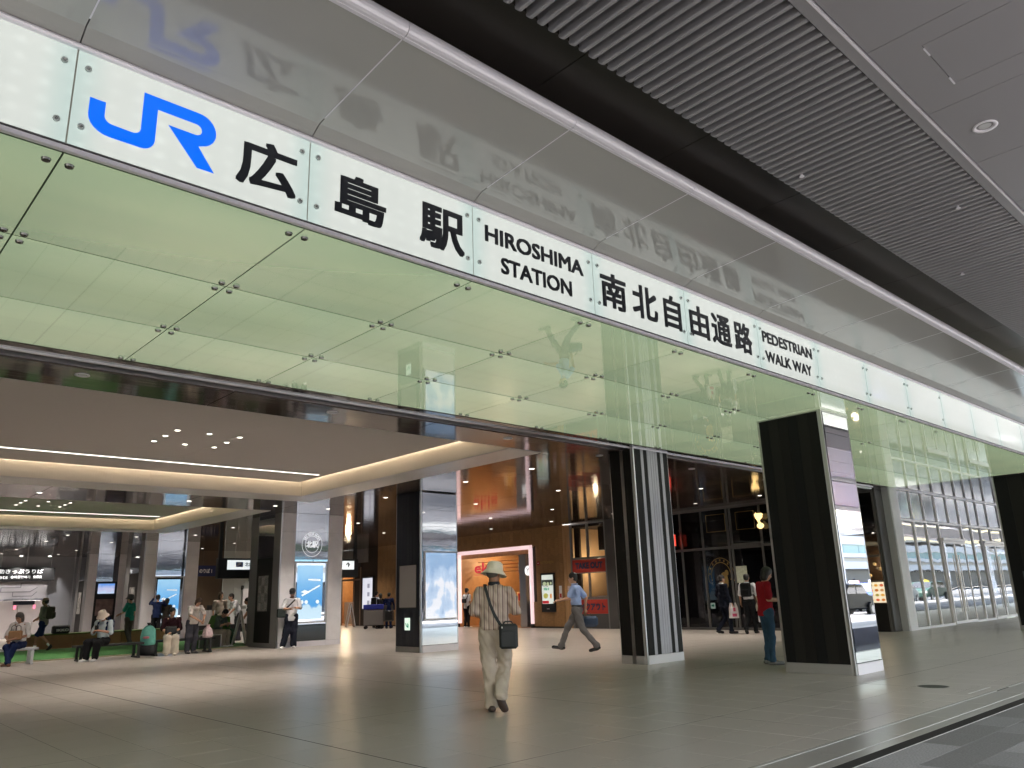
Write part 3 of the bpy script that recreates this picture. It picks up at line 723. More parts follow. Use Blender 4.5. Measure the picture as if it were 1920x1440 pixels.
# menu screen
ms = thing('menu_screen', 'tall black framed digital menu showing a burger on the oak wall', 'digital sign', (WX, 21.55, .58))
def inM(o): o.parent = ms; o.matrix_parent_inverse = Matrix.Translation((-WX,-21.55,-.58)); return o
inM(box('housing', WX-.08, WX-.013, 21.19, 21.91, .58, 2.01, M_black, None, .004))
inM(box('screen', WX-.084, WX-.081, 21.25, 21.85, .88, 1.94, mat('menu screen white', (.3,.3,.3), emit=(.72,.78,.70), es=.85)))
def flat_on_wall(name, y0, y1, z0, z1, col, par, d, es=.7): return par(box(name, WX-d-.002, WX-d, y0, y1, z0, z1, mat('print %s' % str(col), col, emit=col, es=es)))
flat_on_wall('food_photo', 21.26, 21.84, 1.55, 1.76, (.03,.035,.03), inM, .085)
inM(MB().ball((WX-.088,21.70,1.62),(.003,.09,.07)).ball((WX-.088,21.52,1.60),(.003,.07,.08)).ball((WX-.088,21.36,1.63),(.003,.05,.05)).build('food_photo', mat('print greenish', (.3,.35,.2), emit=(.45,.52,.32), es=.8)))
inM(text('lettering', '特製 丼', 21.75, 21.45, 1.36, 1.48, WX-.088, M_greenink, None, facing='-x'))
inM(text('lettering', 'おすすめ', 21.8, 21.5, 1.50, 1.54, WX-.088, mat('print dark', (.03,.03,.03)), None, facing='-x'))
inM(MB().ball((WX-.088,21.66,1.17),(.003,.13,.10)).build('burger_photo', mat('print burger', (.3,.3,.08), emit=(.42,.40,.10), es=.8)))
inM(MB().box(WX-.09,WX-.0885,21.33,21.43,1.08,1.24).build('drink_photo', mat('print orange', (.5,.2,.05), emit=(.6,.26,.10), es=.8)))
flat_on_wall('price_tag', 21.50, 21.84, .89, .99, (.45,.02,.03), inM, .085)
inM(text('lettering', 'menu', 21.62, 21.48, .68, .71, WX-.083, M_white, None, facing='-x'))
t = thing('notice_card', 'small white notice with a red lantern picture beside the digital menu', 'notice', (0,0,0))
box('card', WX-.02, WX-.013, 20.86, 21.00, 1.05, 1.52, M_white, t); box('picture', WX-.024, WX-.021, 20.88, 20.98, 1.09, 1.24, mat('print red', (.45,.03,.03)), t)
t = thing('notice_card', 'pinkish handwritten notice on the pale post left of the take out window', 'notice', (0,0,0))
box('card', WX-.040, WX-.032, 20.38, 20.54, 1.10, 1.50, mat('pink paper', (.55,.42,.40), rough=.8, var=.3, vscale=40), t)
# take out kiosk
ko = thing('takeout_kiosk', 'grey framed kiosk window with red TAKE OUT banners', 'kiosk', (WX, 19.4, 0))
def inK(o): o.parent = ko; o.matrix_parent_inverse = Matrix.Translation((-WX,-19.4,0)); return o
def kb(name, y0, y1, z0, z1, m, d0=.02, d1=.05): return inK(box(name, WX-d0, WX+d1, y0, y1, z0, z1, m))
for a, b, c, d in ((20.27,20.35,0,3.74),(18.57,18.65,0,3.74),(19.43,19.52,2.50,3.70),(19.43,19.50,1.06,1.92)): kb('mullion', a, b, c, d, M_frame)
for c, d in ((3.70,3.745),(2.42,2.50),(1.92,1.955),(1.0,1.09),(.0,.50)): kb('rail' if d > .6 else 'lower_panel', 18.652, 20.268, c, d, M_frame if d > .6 else M_grey, .012)
M_redb = mat('red banner', (.42,.035,.022), rough=.7)
kb('banner', 18.66, 20.26, 1.957, 2.415, M_redb, .016, .0); kb('banner', 18.66, 20.26, .505, .995, M_redb, .016, .0)
M_out = mat('navy outline', (.03,.03,.07)); M_wi = mat('banner grey ink', (.10,.09,.14))
inK(text('lettering', 'TAKE OUT', 20.12, 18.78, 2.08, 2.31, WX-.018, M_out, None, facing='-x', bold=.06))
inK(text('lettering', 'テイクアウト', 20.2, 18.76, .62, .88, WX-.018, M_out, None, facing='-x', bold=.05))
M_pane = mat('window pane', (.02,.02,.02), rough=.02, spec=.5, alpha=.12)
for a, b, c, d in ((18.652,19.428,2.502,3.698),(19.522,20.268,2.502,3.698),(18.652,19.428,1.092,1.918),(19.502,20.268,1.092,1.918)): kb('pane', a, b, c, d, M_pane, -.01, .014)
# kitchen behind
M_warm = mat('warm plaster', (.55,.38,.22), rough=.7)
ro = thing('kiosk_kitchen', 'warm lit kitchen seen through the kiosk windows', 'room', (0,0,0))
box('back_wall', 24.0, 24.1, 18.4, 20.5, 0, 3.7, M_warm, ro); box('side_wall', 21.76, 24, 18.3, 18.4, 0, 3.7, M_warm, ro); box('side_wall', 21.76, 24, 20.36, 20.46, 0, 3.7, M_warm, ro)
box('kitchen_floor', 21.76, 24, 18.4, 20.36, 0, .05, M_grey, ro); box('kitchen_ceiling', 21.76, 24, 18.4, 20.36, 3.60, 3.7, M_woodbase, ro)
box('shelf', 22.2, 23.9, 18.42, 19.3, 2.30, 2.44, M_warm, ro); box('hood', 23.2, 23.98, 18.7, 19.6, 1.55, 1.95, M_steel, ro); box('counter', 23.0, 23.98, 18.42, 20.3, .05, 1.12, M_steel, ro)
for k in range(6): MB().cyl((23.2+.1*(k % 2), 18.7+k*.25, 1.12), .05, .12+.05*(k % 3), n=10).build('jar', [M_white, M_red, M_black][k % 3], ro)
def plight(parent, loc, e, col=(1,.78,.5), r=.12):
    l = bpy.data.lights.new('lamp', 'POINT'); l.energy = e; l.color = col; l.shadow_soft_size = r; o = bpy.data.objects.new('lamp', l); link(o, parent); o.location = loc; return o
box('darkening_block', 22.3, 23.9, 18.42, 19.46, 2.75, 3.6, M_black, ro); box('darkening_strip', 21.85, 21.95, 20.02, 20.27, 1.1, 3.6, M_woodbase, ro); box('till', 22.6, 22.9, 19.0, 19.25, 1.12, 1.45, M_black, ro); box('kitchen_rack', 23.6, 23.95, 19.6, 20.3, 1.12, 2.1, M_woodbase, ro)  # first block and strip added to darken the upper window panes
MB().ball((22.7,18.95,3.42), .05).build('lamp_globe', M_lamp, ro); plight(ro, (22.7,19.0,3.2), 9)
plight(ro, (22.6,19.7,2.3), 5)
# grey pier between kiosk and dark shop
t = thing('grey_pier', 'plain dark grey metal pier between the take out kiosk and the striped column', 'pier', (0,0,0))
box('cladding', WX-.05, WX+.3, 18.05, 18.565, 0, 3.745, M_grey, t); box('cladding', WX-.04, WX+.3, 17.4, 18.045, 0, 3.745, M_grey, t)
# ------------------------------------------------ dark glazed shop y 8.96..17.4
ds = thing('dark_shopfront', 'dark glazed shopfront with slim grey frames behind the two men in office clothes', 'shopfront', (WX, 13, 0))
def inD(o): o.parent = ds; o.matrix_parent_inverse = Matrix.Translation((-WX,-13,0)); return o
def db(name, y0, y1, z0, z1, m, d0=.03, d1=.04): return inD(box(name, WX-d0, WX+d1, y0, y1, z0, z1, m))
M_mull = mat('slim grey mullion', (.13,.125,.12), rough=.35, metal=.6)
ym = [9.62, 10.5, 11.4, 12.42, 13.45, 14.51, 15.33, 16.3, 17.38]
for y in ym: db('mullion', y-.035, y+.035, 0, 3.66, M_mull)
db('mullion', 13.53, 13.60, 0, 3.66, M_mull)
for z, d in ((3.66,.09),(2.43,.07),(0,.07)): db('rail', 9.6, 17.4, z, z+d, M_mull, .025)
db('rail', 12.46, 13.41, 2.40, 2.56, M_mull, .045)
for a, b in zip(ym[:-1], ym[1:]):
    db('pane', a+.036, b-.036, .072, 2.428, mat('shop glass', (.006,.006,.008), rough=.02, spec=.6, alpha=.55), -.0, .012); db('pane', a+.036, b-.036, 2.502, 3.658, MATS['shop glass'], -.0, .012)
# frames of light on the upper glass, gilded emblem, sign
for a, b in ((12.60,13.22),(13.62,14.30)): edge_frame(ds, a, b, 2.98, 3.50, WX-.031, .012, M_gold, '-x', .01).matrix_parent_inverse = Matrix.Translation((-WX,-13,0))
mb = MB(); n = 26
for i in range(n):
    a, b = R(-20+220*i/n), R(-20+220*(i+1)/n)
    for r0, r1 in ((.34,.36), (.46,.475)):
        mb.add([(WX-.012, 13.95+r*math.cos(q), 1.62+r*math.sin(q)*1.15) for r, q in ((r0,a),(r1,a),(r1,b),(r0,b))], [(0,1,2,3)])
for i in range(9):
    q = R(8+164*i/8); mb.box(WX-.014, WX-.012, 13.95+.41*math.cos(q)-.02, 13.95+.41*math.cos(q)+.02, 1.62+.47*math.sin(q)-.03, 1.62+.47*math.sin(q)+.03)
mb.ball((WX-.014,13.85,1.45),(.004,.14,.28)).ball((WX-.014,13.75,1.70),(.004,.07,.09))
inD(mb.build('gilded_emblem', M_gold))
M_glow = mat('glowing gold sign', (1,.7,.3), emit=(1,.66,.25), es=2.2)
gs = thing('gold_glyph_sign', 'small glowing golden figure sign at the top of the dark shopfront beside the mirrored column', 'sign', (0,0,0))
mb = MB().ball((WX-.16,12.36,3.30),(.03,.13,.10)).ball((WX-.16,12.33,3.02),(.03,.12,.09)).prism([(12.44,3.42),(12.30,3.05),(12.34,3.02),(12.50,3.36)], WX-.18, WX-.14, 'yz').prism([(12.28,3.40),(12.40,3.22),(12.34,3.18),(12.22,3.36)], WX-.18, WX-.14, 'yz')
mb.build('figure', M_glow, gs); box('bracket', WX-.14, WX-.03, 12.30, 12.36, 3.18, 3.22, M_black, gs)
t = thing('lantern_sign', 'small red lit sign glimpsed at the right edge of the striped column', 'sign', (0,0,0))
MB().cyl((WX-.3,15.50,2.62), .13, .36, n=14).build('lantern_body', mat('red lit lantern', (.6,.05,.03), emit=(.9,.07,.04), es=1.2), t); MB().cyl((WX-.3,15.50,2.98), .05, .6, n=6).build('cord', M_black, t)
t = thing('door_poster', 'pale green poster on the dark shop door', 'poster', (0,0,0)); box('sheet', WX-.034, WX-.031, 13.02, 13.40, 1.38, 1.88, mat('pale green paper', (.40,.42,.32), rough=.7, var=.2, vscale=14), t)
t = thing('door_poster', 'brown emblem poster low on the dark shop door', 'poster', (0,0,0)); box('sheet', WX-.034, WX-.031, 12.66, 13.10, .55, .98, mat('beige paper', (.25,.22,.18), rough=.7, var=.3, vscale=9), t); MB().cyl((WX-.036,12.92,.86), .13, .002, axis='x', n=20).build('roundel', mat('dark brown ink', (.06,.03,.02)), t)
t = thing('exit_lamp', 'small green lit exit sign glowing inside the dark shopfront', 'exit sign', (0,0,0)); box('plate', WX+.5, WX+.52, 14.62, 14.80, .62, .80, M_exit, t); MB().prism([(14.74,.74),(14.68,.74),(14.68,.77),(14.64,.71),(14.68,.66),(14.68,.69),(14.74,.69)], WX+.495, WX+.499, 'yz').build('pictogram', M_greenink, t)
box('shop_interior', WX+4.0, WX+4.1, 8.9, 17.4, 0, 3.7, mat('dark shop wall', (.02,.017,.015), rough=.8), ds).matrix_parent_inverse = Matrix.Translation((-WX,-13,0))
inD(box('shop_floor', WX+.05, WX+4.0, 8.9, 17.4, -.002, .01, mat('dark shop floor', (.03,.025,.02), rough=.4))); inD(box('shop_ceiling', WX+.05, WX+4.0, 8.9, 17.4, 3.7, 3.74, M_black))
inD(box('shop_side', WX+.05, WX+4, 17.4, 17.45, 0, 3.7, M_black)); inD(box('pillar', WX+.8, WX+1.2, 13.9, 14.2, 0, 3.7, M_grey))
for x, y, z in ((22.6,9.25,2.95),(22.9,9.6,2.62),(22.3,9.15,2.32),(23.4,10.2,2.2),(22.8,12.2,2.0),(22.7,12.6,1.55),(22.5,11.2,2.8),(23.5,9.9,1.7)):
    t = thing('pendant_lamp', 'tiny warm pendant globe hanging inside the dark shop', 'lamp', (x, y, z), group='pendant globes inside the dark shop')
    MB().ball((0,0,0), .035, 10).build('globe', M_lamp, t); MB().cyl((0,0,.03), .004, 3.7-z-.03, n=5).build('cord', M_black, t)
# display counter next to the white pier
dc = thing('food_display', 'glowing picture menu counter of dishes at the right end of the dark shop', 'display counter', (WX, 9.2, 0))
def inE(o): o.parent = dc; o.matrix_parent_inverse = Matrix.Translation((-WX,-9.2,0)); return o
def eb(name, y0, y1, z0, z1, m, d0=.02, d1=.04): return inE(box(name, WX-d0, WX+d1, y0, y1, z0, z1, m))
eb('frame_post', 8.96, 9.0, 0, 3.72, M_mull, .03); eb('lower_panel', 9.0, 9.585, 0, .72, M_dark); eb('rail', 9.0, 9.585, 1.93, 1.98, M_mull); eb('rail', 9.0, 9.585, 1.28, 1.31, M_mull); eb('rail', 9.0, 9.585, 3.66, 3.74, M_mull)
eb('pane', 9.0, 9.585, 1.98, 3.66, MATS['shop glass'], 0, .012); eb('pane', 9.0, 9.585, 1.31, 1.93, MATS['shop glass'], 0, .012)
eb('menu_light_box', 9.0, 9.585, .74, 1.27, mat('menu light box', (.5,.45,.35), emit=(.85,.72,.50), es=.95), .028)
for a in range(4):
    for b in range(4):
        c = [(.55,.18,.04),(.7,.35,.06),(.5,.25,.10),(.6,.12,.05),(.35,.28,.06)][(a*3+b) % 5]
        inE(MB().ball((WX-.031, 9.07+a*.145, .81+b*.125), (.004,.052,.036), 8).build('dish_photo', mat('dish print %s' % str(c), c, emit=c, es=.8)))
inE(box('back_panel', WX+.9, WX+1.0, 8.95, 10.2, 0, 2.6, mat('dim back bar', (.12,.07,.04), rough=.6))); 
for y, z in ((9.2,1.62),(9.35,1.75),(9.05,1.70),(9.5,1.45)): inE(MB().ball((WX+.4, y, z), .045, 10).build('bulb', M_glow))
plight(dc, (0.5,0.1,1.7), 2)
inE(MB().lathe([(.11,1.36),(.13,1.5),(.10,1.62),(.015,1.66)], (WX+.25, 9.25, 0), 14).build('cake_dome', M_pane))
# ------------------------------------------------ pink framed store y 22.38..27
ps = thing('pink_framed_store', 'warm lit store behind a glowing pale pink portal frame', 'store', (WX, 24.7, 0))
def inP(o): o.parent = ps; o.matrix_parent_inverse = Matrix.Translation((-WX,-24.7,0)); return o
def pb(name, y0, y1, z0, z1, m, d0=.02, d1=.04): return inP(box(name, WX-d0, WX+d1, y0, y1, z0, z1, m))
M_pink = mat('glowing pink frame', (.8,.6,.62), emit=(1,.73,.76), es=.82)
pb('portal_frame', 22.38, 22.51, .15, 3.11, M_pink, .10, .1); pb('portal_frame', 22.51, 26.95, 2.97, 3.11, M_pink, .10, .1); pb('portal_frame', 26.95, 27.08, .15, 3.11, M_pink, .10, .1)
pb('portal_foot', 22.38, 22.51, 0, .148, M_black, .10, .1)
M_cream = mat('cream store wall', (.62,.45,.28), rough=.7); M_oakin = mat('store oak', (.36,.19,.08), rough=.5, var=.12, vscale=5)
inP(box('side_wall', WX+.1, 26.5, 22.40, 22.5, .0, 2.97, M_cream)); inP(box('partition', WX+.5, WX+.55, 22.5, 23.0, .98, 2.97, M_cream)); inP(box('partition', WX+.46, WX+.56, 22.5, 23.0, 0, .975, M_black))
inP(box('steel_pillar', WX+.2, WX+.5, 23.02, 23.4, 0, 2.97, M_steel)); inP(box('header', WX+.1, WX+.2, 22.5, 26.95, 2.80, 2.97, M_oakin))
inP(box('back_wall', 26.4, 26.5, 22.5, 27.1, 0, 3.0, M_oakin)); inP(box('side_wall', WX+.1, 26.5, 27.1, 27.2, 0, 3, M_oakin)); inP(box('store_ceiling', WX+.1, 26.5, 22.5, 27.1, 2.98, 3.02, M_oakin))
inP(box('store_floor', WX+.05, 26.5, 22.5, 27.1, .0, .015, M_oakin))
for z in (2.2,2.35,2.5,2.65): inP(box('slat', WX+1.0, WX+1.04, 23.4, 26.9, z, z+.03, M_wood2))
inP(box('counter', WX+1.5, WX+2.2, 23.6, 26.4, 0, 1.0, M_cream)); inP(box('menu_board', WX+1.3, WX+1.33, 23.5, 24.6, 2.15, 2.55, mat('store menu board', (.35,.33,.3), emit=(.5,.46,.4), es=.5)))
inP(box('yellow_panel', WX+2.6, WX+2.62, 24.6, 25.9, 1.7, 2.1, mat('yellow lit panel', (.6,.4,.03), emit=(.9,.55,.04), es=.7)))
for k in range(14): inP(box('goods', WX+2.6, WX+2.8, 23.5+k*.24, 23.68+k*.24, 1.0, 1.16+.07*(k % 4), [M_red, M_cream, MATS['yellow lit panel'], M_white, M_wood2][k % 5]))
for k in range(12): inP(box('goods', 26.1, 26.35, 22.8+k*.34, 23.06+k*.34, 1.2+(k % 3)*.35, 1.45+(k % 3)*.35, [M_cream, M_red, M_white, M_wood2][k % 4]))
for y in (23.4, 24.3, 25.2, 26.1):
    inP(MB().cyl((WX+.35,y,2.965), .06, .01, n=14).build('spot_lamp', M_lamp))
    l = plight(ps, (1.8, y-24.7, 2.7), 5)
t = thing('clock_sign', 'round white lit clock-like sign hanging in the store portal', 'sign', (0,0,0))
MB().cyl((WX+.02,22.70,2.15), .19, .05, axis='x', n=28).build('dial', mat('lit dial', (.8,.8,.8), emit=(.95,.95,.95), es=.95), t); MB().box(WX+.03,WX+.05,22.69,22.71,2.33,2.8).build('hanger', M_black, t)
MB().prism([(22.70,2.15),(22.78,2.23),(22.765,2.24),(22.69,2.165)], WX+.014, WX+.018, 'yz').prism([(22.70,2.15),(22.63,2.24),(22.645,2.245),(22.71,2.165)], WX+.014, WX+.018, 'yz').prism([(22.695,2.16),(22.695,2.06),(22.71,2.06),(22.71,2.16)], WX+.014, WX+.018, 'yz').build('hand', M_black, t)
t = thing('red_letter_sign', 'red neon letters reading ekie hanging in the pink framed store', 'sign', (0,0,0))
M_neon = mat('red neon', (.5,.02,.04), emit=(.75,.035,.07), es=.6)
text('lettering', 'ekie', 26.3, 24.7, 2.18, 2.62, WX+.3, M_neon, t, facing='-x', bold=.02); box('rail', WX+.28, WX+.3, 24.7, 26.3, 2.10, 2.115, M_neon, t)
# ------------------------------------------------ far cafe at y 35.6..39.5
cf = thing('far_cafe', 'far cafe with a glazed front of warm wood beyond the cart', 'cafe', (WX, 37.5, 0))
def inF(o): o.parent = cf; o.matrix_parent_inverse = Matrix.Translation((-WX,-37.5,0)); return o
def fb(name, y0, y1, z0, z1, m, d0=.02, d1=.04): return inF(box(name, WX-d0, WX+d1, y0, y1, z0, z1, m))
for y in (34.9,35.5,36.7,37.7,38.9,39.9): fb('mullion', y-.04, y+.04, 0, 2.85, mat('cafe frame', (.20,.13,.09), rough=.5))
fb('header', 34.9, 40, 2.86, 3.05, M_black); fb('rail', 34.9, 40, 2.2, 2.28, MATS['cafe frame'])
for i in range(26): fb('ribbed_panel', 34.2+i*.24, 34.43+i*.24, 3.06, 3.745, M_frame, .02 if i % 2 else .035)
inF(box('back_wall', 25, 25.1, 34.5, 40, 0, 3.0, M_oakin)); inF(box('side_wall', WX+.1, 25, 34.4, 34.5, 0, 3, M_cream)); inF(box('side_wall', WX+.1, 25, 40, 40.1, 0, 3, M_oakin)); inF(box('cafe_floor', WX+.05, 25, 34.5, 40, 0, .012, M_oakin)); inF(box('cafe_ceiling', WX+.1, 25, 34.5, 40, 3.0, 3.04, M_oakin))
inF(box('counter', 23, 23.6, 35.2, 38.6, 0, 1.15, M_wood2)); inF(box('red_panel', 24, 24.02, 35.2, 36.4, 1.6, 2.4, M_red))
plight(cf, (1.5,-1.5,2.4), 10); plight(cf, (1.5,1.2,2.4), 10)
inF(text('lettering', 'ekie', 39.2, 36.6, 2.62, 3.02, WX-.05, M_neon, None, facing='-x', bold=.012))
inF(text('lettering', 'Sweets', 38.0, 36.9, 1.60, 1.78, WX-.03, mat('white lit letters', (.8,.8,.8), emit=(.9,.85,.8), es=.9), None, facing='-x', bold=.02))
# wall screen by the cafe
t = thing('wall_screen', 'white lit information screen on the oak wall behind the dark suited pair', 'screen', (0,0,0))
box('housing', WX-.1, WX-.02, 33.6, 34.6, .75, 2.35, M_black, t); box('screen', WX-.104, WX-.101, 33.66, 34.54, .82, 2.28, mat('white screen', (.5,.5,.5), emit=(.72,.74,.85), es=.9), t)
for k in range(3): box('qr_panel', WX-.107, WX-.105, 33.9, 34.1, 1.0+k*.4, 1.2+k*.4, mat('print grey', (.2,.2,.25), emit=(.3,.3,.38), es=.7), t)
# ================================================================== FAR WALLS
fw = thing('far_wall', 'far brown wall of the concourse with a dark blue sign', 'wall', (0,0,0))
for k in range(3): box('wall_panel', 12.9+k*1.0, 13.89+k*1.0, 38.0, 38.1, 0, 3.75, mat('brown wall', (.10,.065,.035), rough=.6), fw)
box('blue_sign', 14.6, 15.5, 37.9, 37.98, 2.55, 3.05, mat('blue sign board', (.01,.02,.09), rough=.4), fw); text('lettering', 'のりば 1', 14.7, 15.3, 2.7, 2.9, 37.895, M_white, fw)
wp = thing('white_wall', 'greenish white panelled wall behind the ticket gates', 'wall', (0,0,0))
M_wpan = mat('white wall panel', (.46,.49,.46), rough=.5)
for k in range(12): box('wall_panel', 15.92+k*.55, 16.462+k*.55, 38.0, 38.1, 0, 3.75, M_wpan, wp)
for (x, z, w, h, m) in ((17.2,2.3,.14,.42,M_black),(16.85,1.9,.08,.2,M_black),(17.25,2.0,.2,.16,M_white),(16.9,1.15,.7,.8,M_white),(17.7,1.15,.5,.8,M_white)):
    box('wall_box', x, x+w, 37.85, 37.99, z, z+h, m, wp)
t = thing('ticket_gates', 'row of low white ticket gates in the far background', 'ticket gates', (0,0,0))
for k in range(7): box('gate', 14.0+k*.62, 14.22+k*.62, 36.2, 37.4, 0, 1.0, M_white, t); box('reader', 14.03+k*.62, 14.19+k*.62, 36.25, 36.6, 1.0, 1.22, M_black if k % 2 else M_white, t)
box('gate_base', 13.9, 18.3, 36.1, 36.15, 0, .35, M_black, t)
tw = thing('ticket_hall_wall', 'grey panelled wall of the ticket hall with a black sign over the ticket machines', 'wall', (0,0,0))
M_tw = mat('grey hall panel', (.27,.275,.30), rough=.5, var=.03)
for k in range(22):
    x = 11.9-(k+1)*1.05
    box('wall_panel', x+.006, x+1.044, 44.0, 44.1, 0, 3.75, M_tw, tw)
for x in (7.2, 8.4, 9.6):   # wall washers
    l = bpy.data.lights.new('lamp', 'SPOT'); l.energy = 40; l.spot_size = R(80); l.spot_blend = .8; l.color = (1,.95,.9); l.shadow_soft_size = .05
    o = bpy.data.objects.new('lamp', l); link(o, tw); o.location = (x, 43.6, 3.7)
    MB().cyl((x,43.6,3.735), .07, .01, n=12).build('washer_lamp', M_lamp, tw)
t = thing('ticket_sign', 'black sign with white Japanese lettering above the ticket machines', 'sign', (0,0,0))
box('board', 3.5, 9.95, 43.85, 43.98, 2.62, 3.22, M_black, t)
M_wl = mat('lit white lettering', (.8,.8,.8), emit=(.95,.95,.95), es=.8)
text('lettering', '自動きっぷうりば', 7.35, 9.45, 2.94, 3.15, 43.845, M_wl, t, bold=.012)
text('lettering', 'Tickets', 7.1, 8.0, 2.70, 2.87, 43.845, M_wl, t, bold=.012); text('lettering', '승차권판매기', 8.12, 8.92, 2.72, 2.85, 43.845, M_wl, t, bold=.0); text('lettering', '售票机', 9.05, 9.42, 2.72, 2.85, 43.845, M_wl, t, bold=.02)
t = thing('fare_map', 'large pale grey railway fare map under the black ticket sign', 'map', (0,0,0))
box('board', 3.5, 9.7, 43.90, 43.98, 1.78, 2.58, mat('pale map board', (.30,.29,.30), rough=.5), t)
mb = MB()
for x0, z0, x1, z1 in ((7.2,2.1,9.0,2.1),(7.8,2.1,7.8,2.3),(7.8,2.3,8.6,2.3),(8.6,2.3,8.6,2.5),(8.6,2.5,9.2,2.5),(8.3,1.9,9.1,1.9),(8.3,1.9,8.3,2.1),(9.1,1.9,9.3,2.1),(9.0,2.1,9.3,2.3),(6.0,2.2,7.5,2.2)):
    d = Vector((x1-x0, 0, z1-z0)); nrm = Vector((-d.z, 0, d.x)).normalized()*.015
    p, q = Vector((x0, 43.895, z0)), Vector((x1, 43.895, z1)); mb.add([p-nrm, q-nrm, q+nrm, p+nrm], [(0,1,2,3)])
mb.build('route_lines', mat('map ink', (.10,.10,.12)), t)
t = thing('ticket_machine_wall', 'white front of the ticket machines with pink lit buttons', 'ticket machines', (0,0,0))
M_wm = mat('white machine front', (.48,.45,.47), rough=.4)
for k in range(5): box('machine', 4.2+k*1.08, 5.27+k*1.08, 43.6, 43.98, .0, 1.70, M_wm, t, .01); 
for x in (8.35, 9.15): box('pink_lamp', x, x+.09, 43.57, 43.6, 1.30, 1.48, mat('pink lamp', (.9,.2,.3), emit=(1,.2,.3), es=1.5), t)
box('machine_screen', 8.30, 9.2, 43.58, 43.6, 1.50, 1.68, M_navy, t); box('machine_label', 7.2, 7.6, 43.58, 43.6, 1.58, 1.64, mat('blue label', (.05,.08,.4)), t); box('machine_label', 7.2, 7.55, 43.58, 43.6, 1.3, 1.46, mat('pink label', (.5,.28,.3)), t)
# wall between hall and gates
box('wall_panel', 11.9, 12.0, 43.0, 44.1, 0, 3.75, M_tw, tw); box('wall_panel', 12.0, 12.9, 44.2, 44.3, 0, 3.75, M_tw, tw); box('wall_panel', 12.8, 12.9, 38.1, 44.2, 0, 3.75, M_tw, tw)
lw = thing('left_wall', 'plain wall closing the concourse on the far left', 'wall', (0,0,0)); box('wall_panel', XL-.1, XL, 4.7, 45, 0, 3.8, M_wpan, lw)
# ================================================================== GLAZED ENTRANCE WALL (right)
gw = thing('glazed_entrance', 'white framed glass wall with sliding doors at the right', 'glazed wall', (0,0,0))
M_gl = bpy.data.materials.new('entrance glass'); M_gl.use_nodes = True; N_, L_ = M_gl.node_tree.nodes, M_gl.node_tree.links
N_.remove(N_['Principled BSDF']); tr_ = N_.new('ShaderNodeBsdfTransparent'); tr_.inputs[0].default_value = (.50,.52,.55,1); gl_ = N_.new('ShaderNodeBsdfGlossy'); gl_.inputs['Roughness'].default_value = .015; gl_.inputs[0].default_value = (.95,.97,1,1)
fr_ = N_.new('ShaderNodeFresnel'); fr_.inputs[0].default_value = 1.9; mx_ = N_.new('ShaderNodeMixShader'); mad = mth('MULTIPLY_ADD', fr_.outputs[0], 1.1, N_, L_); mad.node.inputs[2].default_value = .22; mad.node.use_clamp = True
wn = N_.new('ShaderNodeTexNoise'); wn.inputs['Scale'].default_value = .9; tcx = N_.new('ShaderNodeTexCoord'); L_.new(tcx.outputs['Object'], wn.inputs['Vector']); bmp = N_.new('ShaderNodeBump'); bmp.inputs['Distance'].default_value = .0035; L_.new(wn.outputs[0], bmp.inputs['Height']); L_.new(bmp.outputs[0], gl_.inputs['Normal'])
L_.new(mad, mx_.inputs[0]); L_.new(tr_.outputs[0], mx_.inputs[1]); L_.new(gl_.outputs[0], mx_.inputs[2]); L_.new(mx_.outputs[0], N_['Material Output'].inputs[0])
YG = 8.75
xm = [22.72, 23.62, 24.53, 25.50, 26.47, 27.42, 28.33, 29.2, 30.2, 31.4, 32.6, 34, 35.4, 37, 38.6, 40.5]
M_wf = mat('white door frame', (.82,.80,.82), rough=.35, metal=.3)
for i, x in enumerate(xm):
    if i == 4: box('mullion', x-.03, x+.03, YG-.04, YG+.04, 2.95, 3.79, M_wf, gw)
    else: box('mullion', x-.035, x+.035, YG-.04, YG+.04, 0, 3.79, M_wf, gw)
for z, d in ((3.76,.05),(2.90,.06)): box('rail', 22.7, 42, YG-.045, YG+.045, z, z+d, M_wf, gw)
box('rail', 22.7, 25.46, YG-.045, YG+.045, 0, .06, M_wf, gw); box('rail', 27.46, 29.16, YG-.045, YG+.045, 0, .06, M_wf, gw); box('rail', 31.44, 42, YG-.045, YG+.045, 0, .06, M_wf, gw)
for a, b in zip(xm[:-1], xm[1:]):
    box('pane', a+.036, b-.036, YG-.005, YG+.005, 2.962, 3.758, M_gl, gw)
    if not (25.4 < a < 27.4 or 29.1 < a < 31.3): box('pane', a+.036, b-.036, YG-.005, YG+.005, .062, 2.898, M_gl, gw)
def sdoor(x0, x1):
    box('door_head', x0, x1, YG-.10, YG+.05, 2.42, 2.50, M_wf, gw); box('pane', x0, x1, YG-.005, YG+.005, 2.502, 2.898, M_gl, gw)
    n = 2; w = (x1-x0)/n
    for k in range(n):
        a, b = x0+k*w+.004, x0+(k+1)*w-.004
        d = thing('sliding_door', 'left leaf of the glazed sliding door' if False else '', 'door'); bpy.data.objects.remove(d)
        fr = MB().box(a, a+.05, YG-.07, YG-.03, .02, 2.41).box(b-.05, b, YG-.07, YG-.03, .02, 2.41).box(a+.05, b-.05, YG-.07, YG-.03, 2.34, 2.41).box(a+.05, b-.05, YG-.07, YG-.03, .02, .10).build('sliding_door', M_wf, gw)
        box('pane', a+.05, b-.05, YG-.054, YG-.046, .10, 2.34, M_gl, fr)
        hx = b-.09 if k == 0 else a+.07
        box('handle', hx, hx+.03, YG-.12, YG-.10, .35, 2.0, M_steel, fr)
sdoor(25.535, 27.385); sdoor(29.235, 31.365)
mb = MB()
for i in range(60):
    for z in (1.12, 1.52): mb.ball((22.9+i*.21, YG-.008, z), (.013,.002,.013), 6)
mb.build('safety_dots', M_white, gw)
